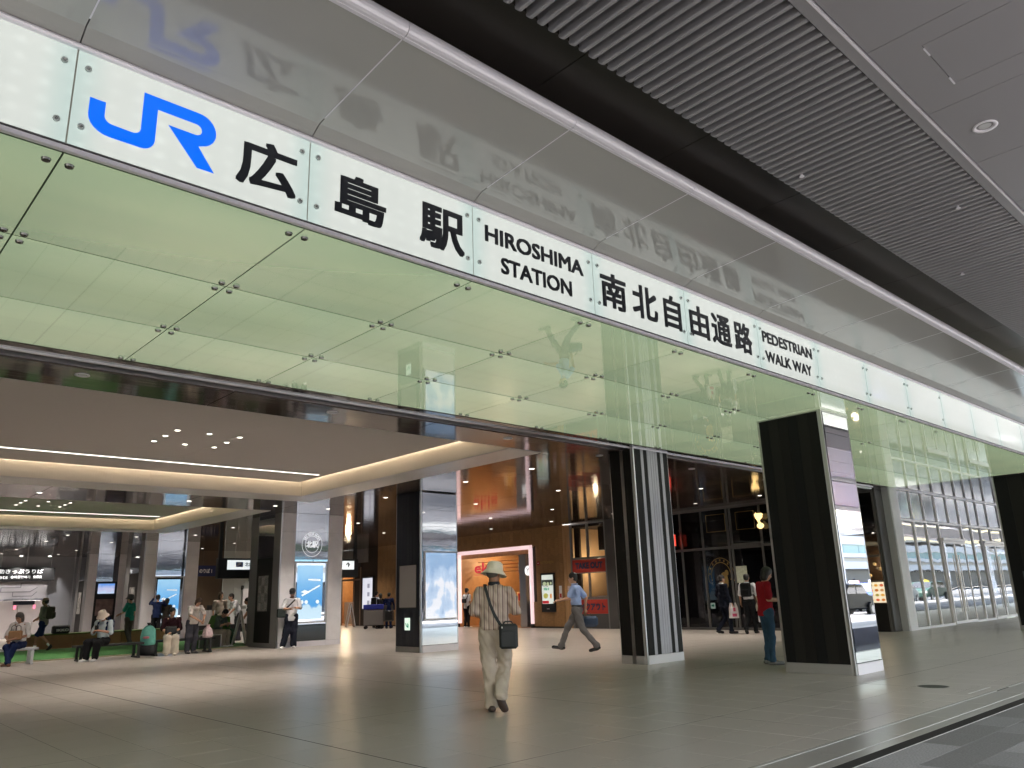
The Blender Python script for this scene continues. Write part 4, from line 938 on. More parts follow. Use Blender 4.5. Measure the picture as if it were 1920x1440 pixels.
t = thing('white_pier', 'pier with a grey side and white front where the dark shop meets the glass wall', 'pier', (0,0,0))
box('side_cladding', 22.17, 22.22, 8.72, 8.96, 0, 3.80, M_alu, t); box('front_cladding', 22.222, 22.68, 8.70, 8.9, .12, 3.80, M_pil, t); box('pier_base', 22.222, 22.68, 8.69, 8.9, 0, .118, M_lip, t); box('return', 21.72, 22.168, 8.90, 8.96, 0, 3.8, M_grey, t)
# vestibule behind the glass
vb = thing('vestibule', 'dim vestibule behind the glazed entrance wall', 'room', (0,0,0))
box('back_wall', 26.2, 45, 13.0, 13.1, 0, 3.8, mat('dim vestibule wall', (.09,.085,.08), rough=.5), vb); box('side_wall', 25.9, 26, 8.9, 13, 0, 3.8, MATS['dim vestibule wall'], vb)
box('vestibule_ceiling', 22.72, 45, 8.80, 13, 3.80, 3.84, M_brown, vb)
for x in (24,26.5,29,31.5,34):
    MB().cyl((x,10.4,3.79), .07, .008, n=14).build('ceiling_lamp', M_lamp, vb)
box('right_ceiling', 22.62, 45, 4.72, 8.70, 3.802, 3.83, M_brown, vb)
# ================================================================== HANGING SIGN
hs = thing('hanging_sign', 'long lit wayfinding sign hanging behind the emblem column', 'sign', (0,0,0))
box('housing', 10.0, 15.0, 24.3, 24.5, 2.0, 2.62, M_black, hs, .01)
box('light_panel', 10.28, 14.82, 24.285, 24.299, 2.27, 2.56, mat('lit sign face', (.7,.7,.7), emit=(.80,.86,.88), es=.95), hs)
for x in (10.08, 14.92): box('hanger', x-.05, x+.05, 24.36, 24.44, 2.62, 3.74, M_black, hs)
box('pictogram', 10.55, 10.78, 24.28, 24.284, 2.35, 2.50, mat('blue sign ink', (.03,.06,.3)), hs); text('lettering', 'JR', 10.58, 10.75, 2.38, 2.47, 24.278, M_white, hs)
text('lettering', '北口 North Gate', 10.85, 11.7, 2.37, 2.49, 24.283, M_ink, hs, bold=.02); text('lettering', 'Shinkansen', 13.2, 14.2, 2.37, 2.49, 24.283, M_ink, hs); text('lettering', '↑', 14.5, 14.65, 2.34, 2.51, 24.283, M_ink, hs)
# ================================================================== FURNITURE
tf = thing('turf_mat', 'bright green artificial turf area edged with a cream strip', 'turf', (0,0,0))
box('turf', -6, 11.2, 23.05, 29.15, .001, .025, mat('artificial turf', (.036,.135,.03), rough=.95, var=.25, vscale=30, bump=.004, bscale=200), tf); box('edge_strip', -6, 11.2, 22.97, 23.045, .001, .03, mat('cream edge', (.52,.46,.32), rough=.6), tf)
t = thing('planter_bench', 'low brown wooden bench box topped with turf behind the seated women', 'bench', (0,0,0))
M_bw = mat('brown bench board', (.36,.19,.09), rough=.5, var=.1)
for a, b in ((5.9,7.36),(7.375,8.85),(8.865,10.3)): box('front_board', a, b, 29.2, 29.25, .026, .44, M_bw, t)
box('turf_top', 5.9, 10.3, 29.19, 30.3, .44, .475, mat('dull turf', (.09,.12,.035), rough=.95, bump=.004, bscale=150), t); box('body', 5.92, 10.28, 29.26, 30.28, .026, .438, M_bw, t)
def bench(label, x0, x1, y, z, m=M_black, top=M_black, ang=0):
    t = thing('bench', label, 'bench', ((x0+x1)/2, y, 0), ang); w = (x1-x0)/2
    MB().box(-w, w, -.22, .22, z-.05, z).build('seat', top, t, .008)
    for s in (-1, 1):
        x = s*(w-.12)
        MB().box(x-.03, x+.03, -.2, -.15, .04, z-.05).box(x-.03, x+.03, .15, .2, .04, z-.05).box(x-.03, x+.03, -.26, .26, 0, .04).build('leg', m, t)
    return t
bench('black bench frame under the woman in the cream bucket hat', 5.55, 7.1, 21.75, .37)
bench('black bench under the woman in dark tee and cream trousers', 7.35, 9.0, 21.95, .38)
bench('pale grey bench end under the woman in the white blouse', 2.2, 4.85, 22.2, .38, M_alu, M_alu)
t = thing('cube_stool', 'square stool with white metal edges and a dark side panel', 'stool', (9.62, 23.6, 0), R(20))
MB().box(-.2,.2,-.2,.2,.02,.36).build('body', M_frame, t); 
for sx_ in (-1,1):
    for sy_ in (-1,1): MB().box(sx_*.21-.012, sx_*.21+.012, sy_*.21-.012, sy_*.21+.012, 0, .39).build('leg', M_white, t)
MB().box(-.22,.22,-.22,.22,.365,.39).build('seat', M_white, t)
t = thing('green_seat_block', 'green faceted seat block beside the person in beige trousers', 'seat', (10.35, 25.0, 0))
MB().prism([(-.45,.03),(.1,.03),(.35,.25),(.3,.85),(-.05,.9),(-.2,.5),(-.45,.45)], -.3, .3).build('cushion', mat('green upholstery', (.06,.14,.02), rough=.8, var=.15), t); MB().prism([(.05,.03),(.5,.03),(.42,.5),(.2,.5)], -.31, .31).build('base', mat('dark green upholstery', (.01,.06,.025), rough=.8), t)
def aboard(label, x, y, rz, h, col):
    t = thing('a_board', label, 'sign board', (x, y, 0), rz)
    for s in (-1, 1):
        M = Matrix.Rotation(R(11*s), 4, 'X'); mb = MB(); mb.box(-.24,.24,-.012,.012,-h,0, M=Matrix.Translation((0,0,h))@M); mb.build('board', mat('board white %s' % str(col), col, rough=.5, var=.3, vscale=9), t)
        mb = MB()
        for q in (-.25,.25): mb.box(q-.012,q+.012,-.02,.02,-h-.03,.02, M=Matrix.Translation((0,0,h+.0))@M)
        mb.build('board_frame', M_white, t)
    return t
aboard('white folding notice board beside the green seat block', 10.95, 24.6, R(60), 1.02, (.5,.5,.48))
aboard('pinkish sloping notice board in front of the far cafe', 20.3, 33.5, R(70), 1.05, (.5,.36,.28))
# cleaning cart
t = thing('service_cart', 'large grey service cart with a blue folded top on black castors', 'cart', (19.55, 30.3, 0), R(-38))
MB().box(-.42,.42,-.3,.3,.16,.82).build('body', mat('grey cart canvas', (.20,.19,.19), rough=.6), t, .02); MB().box(-.44,.44,-.32,.32,.825,1.03).build('cover', mat('blue tarp', (.02,.03,.32), rough=.5), t, .02); MB().box(.43,.85,-.28,.28,.3,.98).build('side_rack', M_grey, t, .01); MB().box(.5,.8,-.34,-.285,.35,.75).build('black_pouch', M_black, t, .02)
for a in (-.35,.35,.75):
    for b in (-.22,.22): MB().cyl((a,b-.02,.07), .07, .04, axis='y', n=14).build('castor', M_black, t)
# drawstring backpack (plain teal print)
t = thing('drawstring_backpack', 'teal printed drawstring backpack standing on the bench end left of the dark tee woman', 'backpack', (7.25, 21.75, 0), R(-45))
MB().lathe([(.001,.02),(.19,.03),(.24,.12),(.21,.25),(.17,.30)], n=18, sx=1, sy=.55).build('base', mat('dark pleated cloth', (.02,.02,.024), rough=.9), t)
MB().lathe([(.16,.26),(.195,.32),(.20,.50),(.17,.66),(.10,.74),(.04,.77),(.001,.78)], n=18, sx=1, sy=.6).build('bag', mat('teal printed cloth', (.13,.40,.34), rough=.8, var=.25, vscale=6), t)
MB().ball((0,-.105,.47),(.09,.02,.045)).build('pink_patch', mat('pink cloth', (.5,.16,.2), rough=.8), t)
MB().lathe([(.03,.755),(.045,.80),(.06,.83)], n=10).build('drawstring_neck', M_black, t)
# ================================================================== STREET (seen in the mirrors and glass)
ob = thing('office_block', 'pale office building with a long glass band across the street, seen in the mirror', 'building', (0,0,0))
M_bw2 = mat('pale cladding', (.36,.355,.36), rough=.6); M_bg = mat('band glass', (.12,.24,.28), rough=.1, spec=.8)
box('wall', -60, 260, -52, -40, 3.4, 4.4, M_bw2, ob); box('wall', -60, 260, -51, -40.4, 4.4, 5.0, M_frame, ob); box('wall', -60, 260, -52, -40, 5.0, 5.6, M_bw2, ob); box('wall', -60, 260, -52, -40, 6.8, 8.0, M_bw2, ob); box('roof_edge', -60, 260, -52, -40, 8.5, 8.8, M_frame, ob); box('wall', -60, 260, -51, -42, 8.0, 8.5, M_bw2, ob); box('ground_floor', -60, 260, -52, -41, 0, 3.4, M_navy, ob)
for k in range(64): box('window', -60+k*5+.06, -55+k*5-.06, -50, -40.2, 5.6, 6.8, M_bg, ob)
sc_ = thing('bus_canopy', 'white curved steel canopy on slim poles over the street', 'canopy', (0,0,0))
M_ws = mat('white steel', (.55,.55,.56), rough=.4)
mb = MB()
for k in range(-10, 40):
    for j in range(2):
        x0, x1 = k*4, k*4+4; f0, f1 = 5.3+.9*math.cos(x0/14), 5.3+.9*math.cos(x1/14)
        mb.prism([(x0, f0), (x1, f1), (x1, f1+.25), (x0, f0+.25)], -13-j*4, -12.8-j*4)
mb.build('arched_beam', M_ws, sc_)
for k in range(-3, 12):
    MB().cyl((k*13-1.5,-13,-.13), .13, 5.8, n=12).build('pole', M_ws, sc_)
for k in range(-10, 39):
    f0 = 5.5+.9*math.cos(k*4/14); box('roof_panel', k*4, k*4+3.95, -18, -11.5, f0+.1, f0+.16, M_ws, sc_) if k % 3 else None
def car(label, x, y, col, rz=0, lamp=None):
    t = thing('parked_taxi', label, 'car', (x, y, -.13), rz)
    mc = mat('car paint %s' % str(col), col, rough=.3, spec=.12)
    prof = [(-2.1,.32),(-2.12,.75),(-1.95,.88),(-1.3,.95),(-.75,1.38),(.55,1.42),(1.1,.98),(1.9,.86),(2.12,.72),(2.14,.34)]
    MB().prism(prof, -.80, .80).build('body', mc, t, .06)
    gp = [(-1.12,.97),(-.68,1.33),(.48,1.36),(.92,.99)]
    MB().prism(gp, -.815, .815).build('side_window', M_glassdk, t)
    MB().box(-.1,-.04,-.82,.82,.95,1.38).build('door_pillar', mc, t)
    MB().add([(1.12,-.7,1.0),(1.12,.7,1.0),(.62,.62,1.40),(.62,-.62,1.40)], [(0,1,2,3)]).build('windscreen', M_glassdk, t)
    for wx in (-1.3, 1.32):
        for s in (-1, 1):
            w = MB().cyl((wx, s*.80-(.1 if s < 0 else .08), .31), .31, .18, axis='y', n=22).build('wheel', M_black, t)
            MB().cyl((wx, s*.80-(.115 if s < 0 else -.105), .31), .17, .02, axis='y', n=14).build('hubcap', M_alu, w)
    for s in (-.6, .6): MB().box(2.08,2.16,s-.13,s+.13,.62,.76).build('headlight', M_white, t); MB().box(-2.15,-2.10,s-.12,s+.12,.66,.8).build('tail_light', M_red, t)
    MB().box(-.15,.15,-.22,.22,1.42,1.56).build('roof_sign', mat('roof sign yellow', (.7,.55,.05)) if lamp else M_white, t)
    return t
car('black taxi waiting at the kerb, reflected in the mirrored column', 33.9, -5.7, (.008,.009,.013), math.pi)
car('red car in the second lane, reflected in the mirrored column', 43, -9.0, (.35,.02,.03), math.pi)
car('blue car behind the black taxi, reflected in the mirrored column', 39.5, -6.4, (.02,.04,.25), math.pi)
car('silver taxi with a yellow roof sign, reflected in the glazed doors', 58, -5.8, (.35,.36,.37), math.pi, 1)
car('dark green taxi with a yellow roof sign further along the kerb', 63.5, -5.8, (.03,.06,.05), math.pi, 1)
car('white taxi in the far lane of the street', 50, -9.4, (.6,.6,.6), math.pi)
car('black taxi in the middle of the road behind the viewer', 20, -7.4, (.01,.01,.012), math.pi)
# ================================================================== PEOPLE
class Field:
    """signed distance field on a grid, meshed with surface nets"""
    def __init__(s, lo, hi, h):
        s.lo = np.array(lo, float)-h*2; s.h = h
        s.n = np.ceil((np.array(hi)-s.lo)/h).astype(int)+3
        s.ax = [s.lo[i]+h*np.arange(s.n[i]) for i in range(3)]
        s.g = np.full(s.n, 1.0, np.float32)
    def _sub(s, lo, hi):
        sl = []
        for i in range(3):
            a = int(max(0, np.floor((lo[i]-s.lo[i])/s.h))); b = int(min(s.n[i], np.ceil((hi[i]-s.lo[i])/s.h)+1)); sl.append(slice(a, max(b, a)))
        sl = tuple(sl)
        X, Y, Z = np.meshgrid(s.ax[0][sl[0]], s.ax[1][sl[1]], s.ax[2][sl[2]], indexing='ij', sparse=True)
        return sl, X, Y, Z
    def _mix(s, sl, d, k, sub=False):
        if d.size == 0: return
        a = s.g[sl]; d = d.astype(np.float32)
        if sub:
            d = -d; h = np.maximum(k-np.abs(a-d), 0)/k; s.g[sl] = np.maximum(a, d)+h*h*k*.25
        else:
            h = np.maximum(k-np.abs(a-d), 0)/k; s.g[sl] = np.minimum(a, d)-h*h*k*.25
    def cap(s, a, b, ra, rb=None, sc=(1,1,1), k=.02, sub=False):
        rb = ra if rb is None else rb; a = np.array(a, float); b = np.array(b, float); m = max(ra, rb)*max(sc)+k+s.h*3
        sl, X, Y, Z = s._sub(np.minimum(a, b)-m, np.maximum(a, b)+m)
        ab = b-a; L = (ab**2).sum()+1e-9
        t = np.clip(((X-a[0])*ab[0]+(Y-a[1])*ab[1]+(Z-a[2])*ab[2])/L, 0, 1)
        d = np.sqrt(((X-a[0]-t*ab[0])/sc[0])**2+((Y-a[1]-t*ab[1])/sc[1])**2+((Z-a[2]-t*ab[2])/sc[2])**2)-(ra+(rb-ra)*t)
        s._mix(sl, d*min(sc), k, sub); return s
    def ell(s, c, r, k=.015, sub=False):
        return s.cap(c, np.array(c)+1e-4, 1.0*max(r), None, (r[0]/max(r), r[1]/max(r), r[2]/max(r)), k, sub) if False else s._ell(c, r, k, sub)
    def _ell(s, c, r, k, sub):
        c = np.array(c, float); r = np.array(r, float); m = r+k+s.h*3
        sl, X, Y, Z = s._sub(c-m, c+m)
        q = np.sqrt(((X-c[0])/r[0])**2+((Y-c[1])/r[1])**2+((Z-c[2])/r[2])**2)
        s._mix(sl, (q-1)*min(r), k, sub); return s
    def cutz(s, z, above=True):
        Z = s.ax[2][None, None, :]; d = (Z-z) if above else (z-Z); s.g = np.maximum(s.g, d.astype(np.float32)); return s
    def noise(s, amp, f, seed=0, zs=1.0):
        X, Y, Z = np.meshgrid(*s.ax, indexing='ij', sparse=True); q = np.random.default_rng(seed).uniform(0, 6.28, 12)
        n = np.sin(f*(X+.6*Z*zs)+q[0]+1.3*np.sin(f*.6*Y+q[1]+f*.5*Z))*np.sin(f*(.7*Y-.5*Z*zs)+q[2])+.6*np.sin(1.9*f*(.5*X-.4*Y+zs*.9*Z)+q[3]+np.sin(f*X+q[4]))
        s.g = s.g+(amp*n).astype(np.float32); return s
    def mesh(s, name, m):
        g = s.g; g[0] = g[-1] = 1; g[:, 0] = g[:, -1] = 1; g[:, :, 0] = g[:, :, -1] = 1
        ins = g < 0; cnt = np.zeros(tuple(s.n-1), np.int8)
        for i in (0, 1):
            for j in (0, 1):
                for k in (0, 1): cnt += ins[i:s.n[0]-1+i, j:s.n[1]-1+j, k:s.n[2]-1+k]
        C = np.argwhere((cnt > 0) & (cnt < 8)); idx = np.full(tuple(s.n-1), -1, np.int64); idx[tuple(C.T)] = np.arange(len(C))
        P = np.zeros((len(C), 3)); W = np.zeros(len(C)); cor = [(i, j, k) for i in (0,1) for j in (0,1) for k in (0,1)]
        for a in range(8):
            for b in range(a+1, 8):
                A_, B_ = np.array(cor[a]), np.array(cor[b])
                if np.abs(A_-B_).sum() != 1: continue
                ga = g[tuple((C+A_).T)]; gb = g[tuple((C+B_).T)]; c = (ga < 0) != (gb < 0); t = np.where(c, ga/np.where(c, ga-gb, 1), 0)
                P += np.where(c[:, None], A_+t[:, None]*(B_-A_), 0); W += c
        V = s.lo+s.h*(C+P/W[:, None]); F = []
        for ax in range(3):
            o = [1, 1, 1]; o[ax] = 0
            lo = [slice(1, s.n[i]-1) if i != ax else slice(0, s.n[i]-1) for i in range(3)]; hi = list(lo); hi[ax] = slice(1, s.n[ax])
            a = ins[tuple(lo)]; b = ins[tuple(hi)]; E = np.argwhere(a != b); base = np.array([1 if i != ax else 0 for i in range(3)]); Q = E+base
            u, v = [(1, 2), (2, 0), (0, 1)][ax]; du = np.zeros(3, int); dv = np.zeros(3, int); du[u] = 1; dv[v] = 1
            q = [idx[tuple((Q-x).T)] for x in (du+dv, dv, 0*du, du)]
            fl = a[tuple(E.T)]; f = np.stack(q, 1); f = np.where(fl[:, None], f, f[:, ::-1]); F.append(f)
        F = np.concatenate(F); F = F[(F >= 0).all(1)]
        me = bpy.data.meshes.new(name); me.from_pydata(V.tolist(), [], F.tolist()); me.materials.append(m)
        me.polygons.foreach_set('use_smooth', [True]*len(me.polygons)); return me
v3 = lambda *a: np.array(a, float)
M_skin = mat('skin', (.48,.27,.18), rough=.5, spec=.4, var=.06, vscale=12)
M_skin2 = mat('tanned skin', (.36,.19,.12), rough=.5, spec=.4, var=.06, vscale=12)
M_hair = mat('black hair', (.012,.010,.009), rough=.5, bump=.003, bscale=90, stretch=(1,1,.3))
M_hairg = mat('greying hair', (.10,.085,.075), rough=.55, bump=.003, bscale=90, stretch=(1,1,.3))
M_hairb = mat('brown hair', (.05,.028,.018), rough=.5, bump=.003, bscale=90, stretch=(1,1,.3))
def person(label, pos, face, H, J=None, top='short', topm=None, bot='trousers', botm=None, shoem=None, hair='short', hairm=None, hat=None, hatm=None, skin=None, res=.013, sock=None,
           sleeve=.62, hem=.50, wide=1.0, mask=None, headturn=0., headdown=0., collar=None, seated=False, fold=.0055, extra=None, backlean=0., bulk=1.0, legs=1.0):
    """face: heading in radians measured like a rotation about z, 0 = facing +y (local +y forward, +x the person's right)"""
    skin = skin or M_skin; hairm = hairm or M_hair; shoem = shoem or M_black; q = H/1.7
    D = dict(pel=(0,0,.93), che=(0,.0,1.27), nek=(0,-.01,1.44), hed=(0,.03,1.585),
             shL=(-.185,0,1.39), shR=(.185,0,1.39), elL=(-.23,-.02,1.12), elR=(.23,-.02,1.12), haL=(-.25,.06,.88), haR=(.25,.06,.88),
             hiL=(-.09,0,.90), hiR=(.09,0,.90), knL=(-.10,.02,.48), knR=(.10,.02,.48), anL=(-.10,-.02,.085), anR=(.10,-.02,.085), toL=(-.12,.15,.03), toR=(.12,.15,.03))
    if seated:
        D.update(pel=(0,0,.50), che=(0,.02,.84), nek=(0,.03,1.01), hed=(0,.07,1.15), shL=(-.18,.02,.96), shR=(.18,.02,.96), elL=(-.23,.08,.70), elR=(.23,.08,.70), haL=(-.06,.30,.66), haR=(.06,.30,.66),
                 hiL=(-.09,.02,.48), hiR=(.09,.02,.48), knL=(-.10,.42,.46), knR=(.10,.42,.46), anL=(-.10,.40,.085), anR=(.10,.40,.085), toL=(-.11,.57,.03), toR=(.11,.57,.03))
    if J: D.update(J)
    D = {k: np.array(v, float)*q for k, v in D.items()}
    t = thing('person', label, 'person', (pos[0], pos[1], pos[2] if len(pos) > 2 else 0), face)
    pts = np.array(list(D.values())); lo, hi = pts.min(0)-.22*q, pts.max(0)+.24*q
    hd = D['hed']; ch, sh = math.cos(headturn), math.sin(headturn)
    def hp(x, y, z):  # head-local to body-local (turn about z, nod down)
        y2 = y*math.cos(headdown)+z*math.sin(headdown); z2 = -y*math.sin(headdown)+z*math.cos(headdown)
        return hd+q*v3(x*ch-y2*sh, x*sh+y2*ch, z2)
    # ---- body: one continuous surface
    F = Field(lo, hi, res)
    F.cap(D['pel'], D['che'], .12*q, .125*q, (1,.68,1), .03*q).cap(D['shL'], D['shR'], .05*q, .05*q, k=.03*q)
    F.cap(D['nek']-v3(0,0,.05*q), hp(0,-.02,-.06), .056*q, .05*q, k=.02*q)
    F.ell(hp(0,-.01,.03), (.073*q,.092*q,.095*q)).ell(hp(0,.025,-.045), (.055*q,.060*q,.062*q), .03*q)
    F.ell(hp(0,.088,-.01), (.012*q,.020*q,.022*q), .012*q).ell(hp(-.075,-.01,-.005), (.012*q,.022*q,.032*q), .006*q).ell(hp(.075,-.01,-.005), (.012*q,.022*q,.032*q), .006*q)
    for s in 'LR':
        F.cap(D['sh'+s], D['el'+s], .047*q, .037*q, k=.02*q).cap(D['el'+s], D['ha'+s], .038*q, .026*q, k=.015*q)
        F.cap(D['hi'+s], D['kn'+s], .078*q, .052*q, k=.02*q).cap(D['kn'+s], D['an'+s], .053*q, .036*q, k=.02*q).cap(D['an'+s]-v3(0,0,.03*q), D['to'+s], .036*q, .028*q, k=.02*q)
        fd = D['ha'+s]-D['el'+s]; fd = fd/np.linalg.norm(fd); side = np.cross(fd, v3(0,0,1)) if abs(fd[2]) < .8 else v3(0,1,0)
        side = side/np.linalg.norm(side); palm = D['ha'+s]+fd*.045*q; nrm = np.cross(fd, side)
        F.cap(D['ha'+s], palm, .028*q, .034*q, k=.012*q)
        for i, (o, L) in enumerate(((-.027,.062),(-.009,.074),(.009,.070),(.027,.055))):
            b = palm+side*o*q+fd*.02*q; m_ = b+fd*L*.5*q+nrm*.008*q; F.cap(b, m_, .0105*q, .0095*q, k=.004*q).cap(m_, m_+fd*L*.4*q-nrm*(-.022)*q, .0095*q, .008*q, k=.003*q)
        th = D['ha'+s]+side*(-.026*q)+fd*.01*q; F.cap(th, th+fd*.045*q-side*.024*q+nrm*.01*q, .013*q, .010*q, k=.006*q)
    link(bpy.data.objects.new('body', F.mesh('body', skin)), t)
    # ---- face details
    mb = MB()
    for x in (-.03, .03): mb.ball(hp(x,.079,.012), (.010*q,.008*q,.006*q), 8)
    mb.build('eyes', mat('dark eye', (.015,.01,.01), rough=.2), t)
    mb = MB()
    for x in (-.031, .031): mb.ball(hp(x,.081,.034), (.018*q,.007*q,.004*q), 8)
    mb.build('eyebrows', hairm, t)
    if not mask: MB().ball(hp(0,.080,-.055), (.022*q,.008*q,.006*q), 8).build('mouth', mat('lips', (.32,.10,.08), rough=.5), t)
    else:
        G = Field(hd-.16*q, hd+.16*q, res*.8); G.ell(hp(0,.035,-.048), (.064*q,.066*q,.052*q)); link(bpy.data.objects.new('face_mask', G.mesh('face_mask', mask)), t)
    # ---- hair
    if hair:
        G = Field(hd-.32*q, hd+.2*q, min(res, .01))
        G.ell(hp(0,-.018,.045), (.085*q,.100*q,.092*q))
        if hair == 'long': G.cap(hp(0,-.045,.02), hp(0,-.07,-.17), .085*q, .07*q, (1,.7,1), k=.03*q)
        if hair == 'bob': G.cap(hp(0,-.03,.0), hp(0,-.03,-.075), .088*q, .078*q, (1,.9,1), k=.03*q)
        if hair == 'short': G.ell(hp(0,-.05,-.01), (.074*q,.062*q,.06*q), .02*q)
        G.ell(hp(0,.105,-.045), (.072*q,.088*q,.098*q), .012*q, sub=True)
        if hat: G.ell(hp(0,0,.13), (.2*q,.2*q,.075*q), .01, sub=True)
        G.noise(.0022*q, 95/q, 3); link(bpy.data.objects.new('hair', G.mesh('hair', hairm)), t)
    if hat == 'bucket':
        o = MB().lathe([(.165*q,-.050*q),(.150*q,-.028*q),(.112*q,.012*q),(.108*q,.022*q),(.104*q,.06*q),(.092*q,.100*q),(.07*q,.114*q),(.035*q,.120*q),(.001,.121*q)], n=40, sx=.93, sy=1.05)
        o.lathe([(.16*q,-.052*q),(.108*q,.006*q),(.10*q,.05*q)], n=40, sx=.93, sy=1.05)
        b = o.build('bucket_hat', hatm, t); b.location = hp(0,-.008,.035); b.rotation_euler = (-headdown+.10, .03, headturn)
    if hat == 'cap':
        b = MB().lathe([(.092*q,-.005*q),(.092*q,.03*q),(.08*q,.065*q),(.05*q,.088*q),(.001,.095*q)], n=28, sx=.95, sy=1.08).build('cap', hatm, t); b.location = hp(0,-.01,.045); b.rotation_euler = (-headdown, 0, headturn)
        b2 = MB().lathe([(.001,.006*q),(.07*q,.004*q),(.075*q,0)], n=20, sx=1, sy=1.2).build('peak', hatm, b); b2.location = (0,.095*q,-.002)
    # ---- top garment
    if top:
        G = Field(lo, hi, res)
        wst = D['pel']*.5+D['che']*.5; hemp = D['pel'].copy(); hemp[2] = (hem*1.7-.0)*q if not seated else D['pel'][2]+.02*q
        un = hem <= .50 and not seated; G.cap(D['che'], wst, .152*q*bulk, .146*q*bulk, (1,.70,1), .05*q).cap(wst, hemp, .148*q*bulk, ((.19 if bot == 'wide' else .168) if un else .150)*q*bulk*wide**.15, (1,.84 if un else .76,1), .03*q)
        G.cap(D['shL']-v3(0,0,.012), D['shR']-v3(0,0,.012), .062*q, .062*q, (1,.95,1), k=.04*q).cap(D['nek']-v3(0,0,.06*q), D['nek']-v3(0,0,.03*q), .085*q, .062*q, k=.03*q)
        for s in 'LR':
            e = D['sh'+s]+(D['el'+s]-D['sh'+s])*min(1, sleeve*1.15)
            G.cap(D['sh'+s], e, .062*q, .066*q if sleeve < 1 else .052*q, k=.025*q)
            if sleeve >= 1.5: G.cap(D['el'+s], D['el'+s]+(D['ha'+s]-D['el'+s])*.95, .052*q, .040*q, k=.02*q)
        G.noise(fold*q, 26/q, 5).noise(fold*.5*q, 60/q, 9, .4)
        G.cap(D['nek']+v3(0,.0,.025*q), hp(0,-.02,-.05), .060*q, .07*q, k=.01, sub=True)
        G.cutz((hem*1.7*q-.01 if (un or hem > .54) else .975*q) if not seated else D['pel'][2]-.05*q, above=False)
        link(bpy.data.objects.new('shirt' if top != 'jacket' else 'jacket', G.mesh('shirt', topm)), t)
        if collar:
            b = MB().lathe([(.062*q,.0),(.071*q,.004*q),(.073*q,.020*q),(.064*q,.034*q),(.058*q,.03*q)], n=20, sy=1.05).build('collar', collar, t); b.location = D['nek']+v3(0,0,.005*q)
    # ---- bottoms
    G = Field(lo, hi, res)
    wr = .098*legs if bot != 'wide' else .105
    G.cap(D['hiL'], D['hiR'], .105*q, .105*q, (1,.95,1), .03*q).cap(D['pel'], D['pel']+(D['che']-D['pel'])*.28, .130*q, .126*q, (1,.78,1), .03*q)
    for s in 'LR':
        if bot == 'shorts': G.cap(D['hi'+s], D['hi'+s]+(D['kn'+s]-D['hi'+s])*.92, wr*q, .082*q, k=.03*q); continue
        kr = legs*{'trousers': .070, 'wide': .100, 'jeans': .064}[bot]; ar = legs*{'trousers': .058, 'wide': .125*wide, 'jeans': .048}[bot]
        an = D['an'+s]+(D['kn'+s]-D['an'+s])*.02
        G.cap(D['hi'+s], D['kn'+s], wr*q, kr*q, k=.025*q).cap(D['kn'+s], an, kr*q, ar*q, (1,1,1), k=.03*q)
        if bot != 'wide': G.cap(an, an-v3(0,-.005,.012)*q, (ar+.004)*q, (ar+.006)*q, (1,1.15,1), k=.02*q)
    G.noise(fold*1.2*q, 24/q, 11, .6).noise(fold*.6*q, 52/q, 13, .5)
    for s in 'LR':
        if bot == 'wide': pass
    if not (D['anL'][2] > .2*q or D['anR'][2] > .2*q): G.cutz((.045 if bot != 'shorts' else .3)*q, above=False)
    link(bpy.data.objects.new('trousers' if bot != 'shorts' else 'shorts', G.mesh('trousers', botm)), t)
    # ---- shoes
    for s in 'LR':
        an, to = D['an'+s], D['to'+s]; hl = an+(an-to)*v3(.30,.30,0)-v3(0,0,.045*q); up = (to-hl); L = np.linalg.norm(up); up = up/L
        G = Field(np.minimum(hl, to)-.12*q, np.maximum(an, to)+.12*q, min(res, .008))
        G.cap(hl, to, .040*q, .036*q, (1,1,.85), k=.02*q).cap(an-v3(0,0,.0), hl+up*.05, .043*q, .045*q, k=.03*q).cap(hl+up*.1*q, to+up*.0, .045*q, .040*q, (1.05,1,.75), k=.02*q)
        if abs(up[2]) < .25: G.cutz(.004, above=False)
        sh_ = link(bpy.data.objects.new('shoe', G.mesh('shoe', shoem)), t)
        if sock: MB().cyl(an-v3(0,0,.02), .043*q, .13*q, n=12, r2=.05*q, ax=D['kn'+s]-an).build('sock', sock, t)
    if extra: extra(t, D, hp, q)
    return t
def heading(dx, dy): return math.atan2(-dx, dy)      # rotation so that local +y points along (dx, dy)
CR = (math.cos(YAW), -math.sin(YAW)); CF = (math.sin(YAW), math.cos(YAW))   # screen right / into the picture, on the ground
def lookto(r, f): return heading(CR[0]*r+CF[0]*f, CR[1]*r+CF[1]*f)
def place(px, py):   # ground point seen at a pixel of the photograph, used once to set positions in metres
    d = _f+_r2*((px-960)/FPX)-_u2*((py-720)/FPX); k = -CH/d.z; return (d.x*k, d.y*k)
def strap(t, pts, w, m, name='strap'):
    mb = MB(); pts = [Vector(p) for p in pts]
    for a, b in zip(pts[:-1], pts[1:]): mb.cyl(a, w, (b-a).length, ax=b-a, n=6)
    return mb.build(name, m, t)
